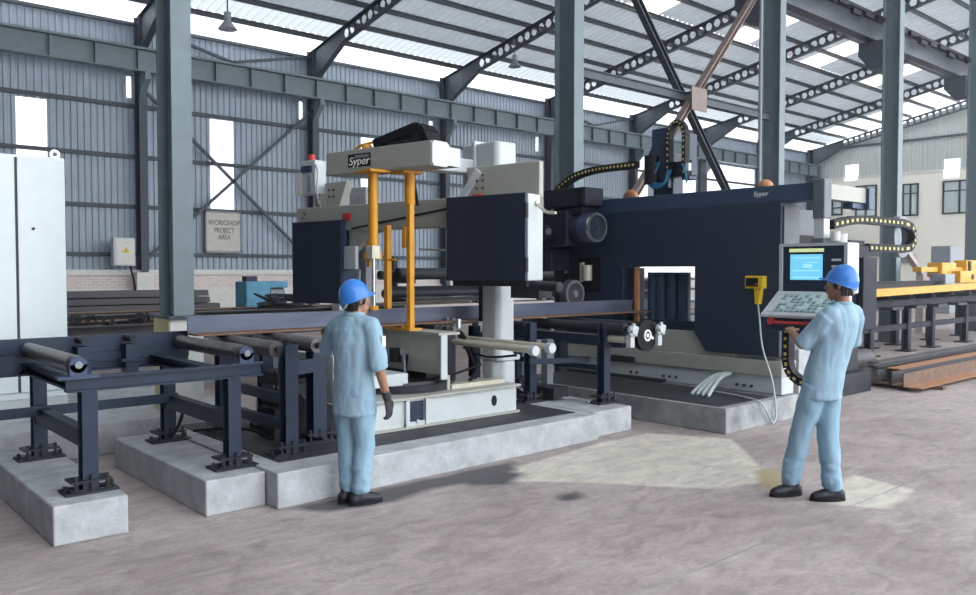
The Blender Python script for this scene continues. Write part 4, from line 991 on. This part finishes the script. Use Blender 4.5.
for y, z, lb in ((7.0, 1.42, 'front black rail lying along the top of the outfeed conveyor'), (7.45, 1.375, 'rear black rail lying along the top of the outfeed conveyor')):
    tag(MB().ibeam((12.4, y+.5, z), (21.5 if y < 8 else 24, y+.5, z), .2, .22).build('steel_rail', M['blacksteel'], loc=(16, y+.5, z-.11)), lb, 'rail')
t = thing('lifting_beam', 'yellow lifting beam with bolted blocks resting along the outfeed conveyor', 'lifting beam', (22, 7.3, 1.24))
MB().bar((16.5, 7.2, 1.31), (25.5, 7.2, 1.42), .14, .15).build('beam', M['yellow2'], t)
MB().box(20.3, 23.2, 7.7, 7.9, 1.72, 1.84).build('upper_bar', M['yellow2'], t, bevel=.01)
MB().box(21.9, 25.4, 7.4, 7.9, 1.45, 1.75).box(22.9, 25.5, 7.6, 7.9, 1.7, 2.02).box(21.3, 22.2, 7.6, 7.95, 1.6, 1.95).build('block', M['yellow2'], t, bevel=.02)
MB().box(20.8, 21.4, 7.35, 7.7, 1.4, 1.68).build('gear_motor', M['grey'], t, bevel=.02)
MB().cyl((22.7, 7.38, 1.6), (22.7, 7.42, 1.6), .07).cyl((23.6, 7.58, 1.86), (23.6, 7.6, 1.86), .06).box(23.0, 23.12, 7.56, 7.6, 1.75, 2.0).build('bolt_heads', M['blacksteel'], t)
tag(MB().box(36, 37.2, 12.55, 13.3, 0, 2.75).box(37.2, 37.5, 12.6, 13.0, .4, 2.5).build('power_unit', M['grey'], loc=(36.6, 12.9, 0), bevel=.03), 'dark grey power unit cabinet against the cream wall above the yellow beam', 'cabinet')
for (y, z, w_, h_, lb) in ((21.6, 2.6, 1.0, .7, 'grey louvred box on the cream wall left of the tall column behind the chain'), (19.7, 2.2, 1.0, .55, 'grey louvred box on the cream wall beside the sloping stay bar'), (23.6, 3.1, 1.3, .8, 'grey louvred box on the cream wall behind the feed carriage')):
    tag(MB().box(XE-.45, XE-.16, y, y+w_, z, z+h_).build('air_unit', M['grey'], loc=(XE-.3, y+w_/2, z), bevel=.03), lb, 'air unit')

# angle irons on the floor
def angle_iron(y, z, x0, x1, lb, mt, h=.2, wd=.22, top='rust_or'):
    t = thing('angle_iron', lb, 'angle iron', (x0, y, z), 'angle irons on the floor')
    MB().box(x0, x1, y-.014, y, z, z+h).build('upright_leg', M[mt], t)
    MB().box(x0, x1, y-wd, y-.014, z, z+.014).build('flat_leg', M[top], t)
angle_iron(4.95, .06, 12.45, 24, 'rusty angle iron at the front edge of the floor pile', 'rust', .2, .26)
angle_iron(5.16, .06, 12.55, 24, 'orange-topped angle iron second from the front of the floor pile', 'mill', .2, .2)
angle_iron(5.39, .06, 12.6, 24, 'dark angle iron third from the front of the floor pile', 'mill', .2, .2, 'rust')
angle_iron(5.62, .06, 12.6, 24, 'dark angle iron at the back edge of the floor pile', 'mill', .2, .2, 'rust')
tag(MB().prof((12.9, 5.27, .262), (24, 5.27, .262), [(-.10, 0), (.10, 0), (.10, .012), (-.10, .012)]).build('flat_bar', M['rust_or'], loc=(12.6, 5.3, .27)), 'orange rusted flat bar lying on top of the angle iron pile', 'flat bar')
tag(MB().ibeam((12.9, 5.58, .305), (24, 5.58, .305), .16, .08).build('steel_section', M['mill'], loc=(12.6, 5.7, .26)), 'dark steel section lying at the back on top of the angle irons', 'steel section')
for x, lb in ((13.0, 'timber bearer under the near end of the angle irons'), (17.5, 'timber bearer under the middle of the angle irons')):
    tag(MB().box(x, x+.12, 4.6, 5.9, 0, .06).build('timber_bearer', M['rust'], loc=(x, 5.2, 0)), lb, 'bearer')
tag(MB().cyl((12.5, 6.5, .2), (14.5, 6.4, .2), .2, 20).build('steel_pipe', M['mill'], loc=(12.2, 6.2, 0), smooth=True), 'short grey pipe on the floor behind the console operator', 'pipe')

# ------------------------------------------------------------------ stock behind the line (left and middle)
def rack_beam(x, y0, y1, lb):
    tag(MB().box(x-.1, x+.1, y0, y1, 0, .484).build('stock_bearer', M['blacksteel'], loc=(x, (y0+y1)/2, 0)), lb, 'bearer')
for k in range(6):
    z = .55 + .145*k; x1 = 7.9 - .13*k + .1*(k % 2)
    tag(MB().prof((2.5, 18.0, z), (x1, 18.0, z), [(-.5, -.06), (-.46, .06), (-.2, .06), (-.14, -.03), (.14, -.03), (.2, .06), (.46, .06), (.5, -.06), (.47, -.065), (.45, .0), (.22, .03), (.16, -.065), (-.16, -.065), (-.22, .03), (-.45, .0), (-.47, -.065)]).build('sheet_pile', M['mill'], loc=(5, 18, z)),
        'dark steel sheet pile, %s of the stack by the brick wall' % ['lowest', 'second from the bottom', 'third from the bottom', 'third from the top', 'second from the top', 'topmost'][k], 'sheet pile', 'stack of sheet piles')
rack_beam(4, 17.2, 18.8, 'bearer under the sheet pile stack, left one'); rack_beam(7.0, 17.2, 18.8, 'bearer under the sheet pile stack, right one')
for k, (y, z, m_, lb) in enumerate(((13.6, 1.02, 'rust', 'brown steel beam furthest back on the stock rack behind the conveyor'), (13.1, .98, 'mill', 'dark steel beam second from the back on the stock rack'), (12.6, .94, 'rust', 'brown steel beam third from the back on the stock rack'), (12.1, .88, 'mill', 'dark steel beam at the front of the stock rack'))):
    tag(MB().ibeam((1.5, y, z), (11.5 - .4*k, y, z), .3, .24 if k % 2 else .2).build('steel_beam', M[m_], loc=(6, y, z-.1)), lb, 'steel beam', 'beams on the stock rack')
for x in (2.6, 6.0, 9.5):
    t = thing('stock_rack', ['stock rack trestle nearest the cabinet', 'stock rack trestle behind the nearest column', 'stock rack trestle behind the blue saw cover'][int(x/3.3)], 'trestle', (x, 12.8, 0), 'stock rack trestles')
    MB().box(x-.08, x+.08, 11.8, 13.9, .62, .76).build('top_bar', M['blacksteel'], t)
    for y in (11.9, 13.8): MB().box(x-.07, x+.07, y-.07, y+.07, 0, .62).build('leg', M['blacksteel'], t)
# tangle of scrap clamps beside the cabinet
t = thing('scrap_clamps', 'tangle of rusty clamps and links beside the cabinet', 'clamps', (3.6, 11.6, 1.0))
sc_ = MB()
for k in range(9):
    x = 3.2 + .14*k; z = 1.03 + .06*random.random()
    sc_.cyl((x, 12.1, z), (x + random.uniform(-.15, .2), 12.1 + random.uniform(-.15, .1), z + random.uniform(-.02, .1)), .025, 8)
    if k % 3 == 0: sc_.ring((x, 12.05, z+.02), (.2, 1, .1), .04, .08, .04)
sc_.build('clamp_pieces', M['blacksteel'], t)
# blue bench machine
t = thing('bench_machine', 'cyan blue bench machine with grey motor below the wall coping', 'machine', (7.4, 15, 0))
MB().box(6.95, 7.45, 14.8, 15.3, .95, 1.55).build('cabinet_body', M['cyan'], t, bevel=.02)
MB().box(7.45, 7.85, 14.85, 15.25, 1.42, 1.55).box(7.45, 7.82, 14.9, 15.2, 1.0, 1.2).build('frame', M['cyan'], t, bevel=.02)
MB().cyl((7.5, 15.0, 1.3), (7.8, 15.0, 1.3), .12).build('motor', M['grey'], t, smooth=True)
MB().box(6.9, 7.9, 14.8, 15.3, 0, .95).build('stand', M['grey'], t, bevel=.02)
MB().box(6.98, 7.2, 14.85, 15.05, 1.55, 1.65).build('top_box', M['panel'], t)
t = thing('cable_tangle', 'tangle of black cable on the stock beside the cyan machine', 'cable', (7.6, 13.2, 1.1))
ct = MB()
for k in range(7):
    ct.tube([(6.3 + random.uniform(0, 1.15), 13.2 + random.uniform(-.3, .3), 1.14 + random.uniform(0, .22)) for _ in range(6)], .018)
ct.build('loops', M['blacksteel'], t)
t = thing('junction_box', 'small white box with a red button behind the left blue saw cover', 'box', (7.8, 12.7, 1.04))
MB().box(7.62, 7.98, 12.55, 12.8, 1.045, 1.25).build('enclosure', M['white'], t, bevel=.01)
MB().cyl((7.72, 12.68, 1.25), (7.72, 12.68, 1.34), .05).build('button', M['red'], t, smooth=True)
# pipes in the middle
t = thing('pipe_rack', 'black pipe rack with arms behind the yellow clamp posts', 'rack', (14, 16.2, 0))
for x in (11.6, 14.2, 16.6):
    MB().box(x-.06, x+.06, 16.5, 16.62, 0, 2.1).build('upright', M['blacksteel'], t)
    for z in (.7, 1.12, 1.54): MB().box(x-.05, x+.05, 15.75, 16.5, z-.09, z).build('arm', M['blacksteel'], t)
    MB().box(x-.1, x+.1, 15.8, 16.7, 0, .06).build('foot', M['blacksteel'], t)
for k, (z, y, r, x0, x1, lb) in enumerate(((.7, 15.95, .13, 10.6, 17.3, 'front black pipe on the lowest arm of the pipe rack'), (.7, 16.28, .12, 11, 18, 'rear black pipe on the lowest arm of the pipe rack'),
        (1.12, 15.95, .1, 10.9, 16.9, 'front black pipe on the middle arm of the pipe rack'), (1.12, 16.25, .13, 11.2, 17.6, 'rear black pipe on the middle arm of the pipe rack'),
        (1.54, 15.95, .14, 11.3, 16.8, 'front black pipe on the top arm of the pipe rack'), (1.54, 16.27, .11, 11.0, 17, 'rear black pipe on the top arm of the pipe rack'))):
    tag(MB().cyl((x0, y, z+r), (x1, y, z+r), r, 24).ring((x0-.01, y, z+r), (-1, 0, 0), r*.8, r*.99, .02).build('steel_pipe', M['blacksteel'], loc=((x0+x1)/2, y, z), smooth=True), lb, 'pipe', 'pipes on the pipe rack')
t = thing('storage_shelf', 'dark steel storage shelf seen through the opening of the drilling gantry', 'shelf', (20.2, 15.4, 0))
for x in (17.9, 20.2, 22.6):
    for y in (15.05, 15.75): MB().box(x-.05, x+.05, y-.05, y+.05, 0, 1.5).build('post', M['blacksteel'], t)
for z in (.35, .75, 1.15, 1.46): MB().box(17.9, 22.6, 15.0, 15.8, z, z+.05).build('shelf_board', M['steel_dark'], t)
MB().box(17.9, 22.6, 15.78, 15.81, .1, 1.5).build('back_panel', M['blacksteel'], t)
tag(MB().box(10.5, 13.5, 14.6, 15.1, 1.05, 1.15).box(10.7, 10.9, 14.7, 15.0, 0, 1.05).box(13.1, 13.3, 14.7, 15.0, 0, 1.05).build('bench', M['blacksteel'], loc=(12, 14.8, 0)), 'dark low bench behind the yellow clamps', 'bench')
tag(MB().box(8.6, 14.5, 11.82, 11.97, 1.004, 1.14).build('pale_bar', M['pink'], loc=(11, 11.9, 1.0)), 'pale primed flat bar behind the yellow clamp posts', 'bar')
tag(MB().ibeam((8.0, 12.0, .9), (15, 12.0, .9), .4, .2).build('steel_beam', M['mill'], loc=(11, 12, .8)), 'dark beam under the pale primed bar', 'steel beam')
for x, lb in ((9.0, 'black trestle under the pale bar, nearer the cyan machine'), (13.8, 'black trestle under the pale bar, nearer the gantry')):
    tag(MB().box(x-.1, x+.1, 11.5, 12.3, .68, .79).box(x-.1, x+.1, 11.55, 11.75, 0, .68).box(x-.1, x+.1, 12.05, 12.25, 0, .68).build('trestle', M['blacksteel'], loc=(x, 12, 0)), lb, 'trestle')

# ------------------------------------------------------------------ people
def hand(mb, wrist, d, n, side, curl=.5, sz=1.):
    """palm + five fingers; d towards fingers, n palm-side normal, side = thumb side"""
    w_ = V(wrist); d = V(d).normalized(); n = V(n); n = (n - d*n.dot(d)).normalized(); sd = V(side); sd = (sd - d*sd.dot(d) - n*sd.dot(n)).normalized()
    k = sz
    mb.limb([w_ - d*.02*k, w_ + d*.03*k, w_ + d*.075*k], [(.026*k, .019*k), (.036*k, .017*k), (.038*k, .014*k)], side=sd, n=12)
    for j, (off, ln) in enumerate(((.029, .075), (.010, .085), (-.010, .078), (-.028, .062))):
        p = w_ + d*.08*k + sd*off*k; pts = [p - d*.02*k, p]; a = 0
        for m_, seg in enumerate((.42, .32, .26)):
            a += curl*(.5 + .35*m_)
            p = p + (d*math.cos(a) + n*math.sin(a))*ln*seg*k; pts.append(p)
        mb.limb(pts, [.0095*k, .0095*k, .009*k, .0083*k, .0075*k], n=8)
    p = w_ + d*.02*k + sd*.028*k
    q = p + (d*.7 + sd*.8 + n*.25).normalized()*.04*k; r = q + (d*.95 + sd*.25 + n*.4).normalized()*.032*k; s = r + (d*.95 + n*.5).normalized()*.025*k
    mb.limb([p, q, r, s], [.014*k, .0115*k, .010*k, .0085*k], n=8)

def person(label, base, thd, hhd, tc, z, arms, feet, name='person', lean=0.):
    """base xy, torso heading, head heading (deg); z dict of heights; arms: list of (side, elbow, wrist, hand d, palm n, gloved); feet list"""
    t = thing(name, label, 'person', (base[0], base[1], 0))
    a = math.radians(thd); Fw = V((math.cos(a), math.sin(a), 0)); L = V((-math.sin(a), math.cos(a), 0)); K = V((0, 0, 1))
    B = V((tc[0], tc[1], 0)); HB = V((base[0], base[1], 0))
    def Q(l, f, h):   # torso-local point; interpolates hip base to torso centre
        u = min(1, max(0, (h - z['hip'])/(z['sh'] - z['hip'])))
        return HB.lerp(B, u) + L*l + Fw*f + K*h
    ha = math.radians(hhd); hf = V((math.cos(ha), math.sin(ha), 0)); hl = V((-math.sin(ha), math.cos(ha), 0))
    sh, hip, hc = z['sh'], z['hip'], z['head']
    HC = Q(0, .02, hc)
    # body ---------------------------------------------------------
    b = MB()
    b.limb([Q(0, 0, hip), Q(0, 0, hip+.2), Q(0, .0, sh-.12), Q(0, 0, sh)], [(.12, .08), (.12, .08), (.13, .085), (.1, .06)], side=L, n=16)
    b.limb([Q(0, -.005, sh-.02), Q(0, .0, sh+.05), Q(0, .012, hc-.07)], [.056, .053, .054], n=14)
    hd = MB()
    hd.ball(HC + K*.02, .094, 20, 14, (1, 1, 1.12))
    hd.limb([HC - K*.02 + hf*.03, HC - K*.075 + hf*.055, HC - K*.095 + hf*.07], [(.062, .06), (.05, .045), (.034, .03)], side=hl, n=14)
    hd.limb([HC + K*.015 + hf*.088, HC - K*.015 + hf*.105, HC - K*.028 + hf*.108], [.010, .0135, .015], n=8)
    hd.limb([HC + K*.028 + hf*.078 + hl*.045, HC + K*.032 + hf*.088 + hl*.02, HC + K*.032 + hf*.088 - hl*.02, HC + K*.028 + hf*.078 - hl*.045], [.010]*4, n=8)
    for s_ in (1, -1):
        hd.limb([HC + hl*s_*.088 + K*.025, HC + hl*s_*.097 - hf*.012 + K*.01, HC + hl*s_*.09 - K*.025], [(.013, .018), (.013, .022), (.01, .012)], n=10)
    hd.limb([HC - K*.058 + hf*.098 + hl*.02, HC - K*.056 + hf*.106, HC - K*.058 + hf*.098 - hl*.02], [.0085, .011, .0085], n=8)
    for v in hd.bm.verts:   # flatten the sides of the head a little
        r = v.co - HC; c = r.dot(hl); 
        if abs(c) < .085: v.co -= hl*c*.12
    me_ = bpy.data.meshes.new('h'); hd.bm.to_mesh(me_); hd.bm.free(); b.bm.from_mesh(me_); bpy.data.meshes.remove(me_)
    gl = []
    for sd, el, wr, d, n, gloved in arms:
        shp = Q(.175*sd, 0, sh-.035)
        b.limb([shp, shp.lerp(el, .5), el, el.lerp(wr, .4), wr], [.05, .046, .039, .036, .026], n=14)
        th = K if d[2] > -.5 else Fw
        if gloved: gl.append((sd, el, wr, d, n, th))
        else: hand(b, wr, d, n, th, .55)
    for fx, fy, fa, zk in feet:
        s_ = 1 if (V((fx, fy, 0)) - HB).dot(L) > 0 else -1
        an = V((fx, fy, .09)); hp = Q(.085*s_, 0, hip - .02); kn = hp.lerp(an, .5) + Fw*.03
        b.limb([hp, kn, an], [.07, .052, .038], n=12)
    b = remeshed(b, .0065, 2)
    body = b.build('body', M['skin'], t, smooth=True)
    for p in body.data.polygons: p.use_smooth = True
    # face details
    for s_ in (1, -1):
        MB().ball(HC + hf*.082 + hl*s_*.03 + K*.012, .0105, 10, 8).build('eye', M['whiteink'], t, smooth=True)
    # hair: shell around the back and sides below the helmet
    h = MB(); 
    for k in range(13):
        ang = math.radians(70 + k*220/12); dv = hf*math.cos(ang) + hl*math.sin(ang)
        low = -.078 if abs(k-6) < 5 else -.03
        h.limb([HC + dv*.076 + K*.04, HC + dv*.088 - K*.012, HC + dv*(.080) + K*low], [.018, .017, .011], n=8)
    h = remeshed(h, .006, 3).build('hair', M['hair'], t, smooth=True)
    # helmet
    HC0 = HC; ct, sn = math.cos(.36), math.sin(.36); hf0, K0 = hf, K
    hf = hf0*ct + K0*sn; K = K0*ct - hf0*sn; HC = HC0 + K0*.004
    hm = MB(); rows = []
    for j in range(9):
        th = j/8*PI/2
        rows.append([HC + K*(.012 + .142*math.cos(th)) + hf*(.118*math.sin(th)*math.cos(2*PI*i/32)) + hl*(.103*math.sin(th)*math.sin(2*PI*i/32)) for i in range(33)])
    rows.append([HC + K*.004 + hf*(.121*math.cos(2*PI*i/32)) + hl*(.106*math.sin(2*PI*i/32)) for i in range(33)])
    brim = []
    for i in range(33):
        c = math.cos(2*PI*i/32); fr_ = max(0, c)**1.5
        brim.append(HC + K*(.0 - .014*fr_) + hf*(.128*c + .042*fr_) + hl*(.112*math.sin(2*PI*i/32)))
    rows.append(brim)
    hm.grid(rows); bmesh.ops.remove_doubles(hm.bm, verts=hm.bm.verts[:], dist=.0005)
    hm = hm.build('helmet', M['helmet'], t, smooth=True, solid=-.005)
    for o_ in (-.028, 0, .028):
        rg = MB(); k_ = math.sqrt(1 - (o_/.103)**2); rg.tube([HC + K*(.012 + .142*k_*math.cos(th)) + hf*(.118*k_*math.sin(th)) + hl*o_ for th in [-1.25 + .25*q for q in range(11)]], .005, sub=2)
        rg.build('ridge', M['helmet'], hm, smooth=True)
    MB().tube([HC - hf*.1 + hl*.05 + K*.0, HC - hf*.112 - K*.03, HC - hf*.1 - hl*.05 + K*.0], .009).build('strap', M['patchw'], hm, smooth=True)
    HC, hf, K = HC0, hf0, K0
    # shirt
    st = MB(); hem = z['hem']
    lv = [(hem, .178, .138), (hem+.06, .175, .136), (hip+.12, .165, .128), (hip+.28, .168, .128), (sh-.16, .182, .132), (sh-.06, .178, .118), (sh, .145, .092), (sh+.035, .09, .078), (sh+.06, .068, .066)]
    st.limb([Q(0, 0, q[0]) for q in lv], [(q[1], q[2]) for q in lv], side=L, n=28, cap=.05)
    st.limb([Q(.17, 0, sh-.03), Q(0, 0, sh-.0), Q(-.17, 0, sh-.03)], [.07, .085, .07], n=16)
    for sd, el, wr, d, n, gloved in arms:
        shp = Q(.17*sd, 0, sh-.04); e2 = el.lerp(wr, .1 if gloved else .0)
        st.limb([shp, shp.lerp(el, .5), el, e2], [.075, .068, .066, .066], n=16, cap=.1)
    st = remeshed(st, .011, 5)
    # cloth folds: gentle displacement along the normal, stronger at waist and elbows
    st.bm.normal_update()
    from mathutils import noise as mn
    for v in st.bm.verts:
        p = v.co; q = .8*mn.noise(V((p.x*11, p.y*11, p.z*4))) + .6*abs(mn.noise(V((p.x*17 + 3, p.y*17, p.z*7))))
        v.co += v.normal*q*.014
    st = st.build('shirt', M['shirt'], t, smooth=True)
    for p in st.data.polygons: p.use_smooth = True
    cl = MB(); cpts = [Q(.064*math.cos(w_), .006 + .06*math.sin(w_), sh+.058 + .0*math.sin(w_)) for w_ in [i*2*PI/16 for i in range(17)]]
    cl.tube(cpts, .021, sub=1).build('collar', M['shirt'], st, smooth=True)
    # trousers
    tr = MB()
    tr.limb([Q(0, 0, hip+.1), Q(0, 0, hip), Q(0, 0, hip-.07)], [(.155, .118), (.165, .125), (.15, .115)], side=L, n=24, cap=.1)
    for fx, fy, fa, zk in feet:
        s_ = 1 if (V((fx, fy, 0)) - HB).dot(L) > 0 else -1
        an = V((fx, fy, .095)); hp = Q(.082*s_, 0, hip-.03); kn = hp.lerp(an, .52) + Fw*.025
        tr.limb([hp, hp.lerp(kn, .5), kn, kn.lerp(an, .55), an + K*.03, an], [.098, .092, .08, .078, .076, .066], n=18, cap=.15)
    tr = remeshed(tr, .011, 4); tr.bm.normal_update()
    for v in tr.bm.verts:
        p = v.co; e = 1.6 if p.z < .3 else 1.
        q = mn.noise(V((p.x*8, p.y*8, p.z*6))) + .6*mn.noise(V((p.x*17, p.y*17, p.z*(10 if p.z > .3 else 22))))
        v.co += v.normal*q*.0105*e
    tr = tr.build('trousers', M['trouser'], t, smooth=True)
    for p in tr.data.polygons: p.use_smooth = True
    # shoes
    for fx, fy, fa, zk in feet:
        r = math.radians(fa); d = V((math.cos(r), math.sin(r), 0)); s_ = V((-d.y, d.x, 0)); c = V((fx, fy, 0))
        so = MB(); so.limb([c - d*.065 + K*.05, c + d*.02 + K*.055, c + d*.085 + K*.045, c + d*.14 + K*.038], [(.040, .045), (.043, .048), (.047, .040), (.040, .030)], side=s_, n=16)
        so.limb([c - d*.02 + K*.06, c - d*.015 + K*.12], [(.044, .055), (.043, .05)], side=s_, n=14, cap=.1)
        so = remeshed(so, .007, 2).build('shoe', M['shoe'], t, smooth=True)
        ol = [c + d*(.04 + .14*math.cos(w_)) + s_*(.05*math.sin(w_)*(1+.12*math.cos(w_))) + K*.002 for w_ in [i*2*PI/24 for i in range(24)]]
        MB().prism(ol, (0, 0, .028)).build('sole', M['black'], so)
    for sd, el, wr, d, n, th in gl:
        g_ = MB(); hand(g_, wr, d, n, th, .5, 1.12)
        b0 = el.lerp(wr, .8); g_.limb([b0, wr], [.036, .034], n=12)
        remeshed(g_, .005, 2).build('glove', M['glove'], t, smooth=True)
    return t, Q, st

B1 = (3.365, 5.335)
a1 = math.radians(20); F1 = V((math.cos(a1), math.sin(a1), 0)); L1 = V((-math.sin(a1), math.cos(a1), 0)); C1 = V((3.365, 5.335, 0))
def q1(l, f, h): return C1 + L1*l + F1*f + V((0, 0, h))
t1, Q1, s1 = person('person in light blue workwear and blue helmet standing at the bandsaw, gloved hand hanging', B1, 20, -8, B1,
    dict(hip=.84, sh=1.375, head=1.545, hem=.68),
    [(-1, q1(-.24, -.02, 1.06), q1(-.25, .08, .80), V((.15, -.05, -1)), L1, True), (1, q1(.33, .09, 1.15), q1(.46, .22, 1.28), (F1 + L1*.5 + V((0, 0, .1))), V((0, 0, -1)), True)],
    [(3.335, 5.375, 8, 0), (3.37, 5.255, -6, 0)])
MB().hexa([q1(-.205 - .068 + .004*k_, f_, z_) for k_ in (0, 1) for f_, z_ in ((-.02, 1.2), (.03, 1.2), (.028, 1.28), (-.018, 1.28))]).build('sleeve_badge', M['patchw'], s1)
B2 = (6.15, 3.05); T2 = (6.255, 2.94)
a2 = math.radians(82); F2 = V((math.cos(a2), math.sin(a2), 0)); L2 = V((-math.sin(a2), math.cos(a2), 0)); C2 = V((T2[0], T2[1], 0))
def q2(l, f, h): return C2 + L2*l + F2*f + V((0, 0, h))
t2, Q2, s2 = person('person in light blue workwear and blue helmet pressing controls at the console, seen from behind', B2, 82, 106, T2,
    dict(hip=.92, sh=1.45, head=1.655, hem=.78),
    [(1, V((6.02, 3.15, 1.19)), V((6.235, 3.35, 1.275)), V((.75, .6, .25)), V((.2, -.1, -1)), False), (-1, q2(-.25, .08, 1.18), q2(-.16, .3, 1.26), V((.2, 1, .1)), V((0, 0, -1)), False)],
    [(6.03, 3.23, 150, 0), (6.14, 2.945, 140, 0)])
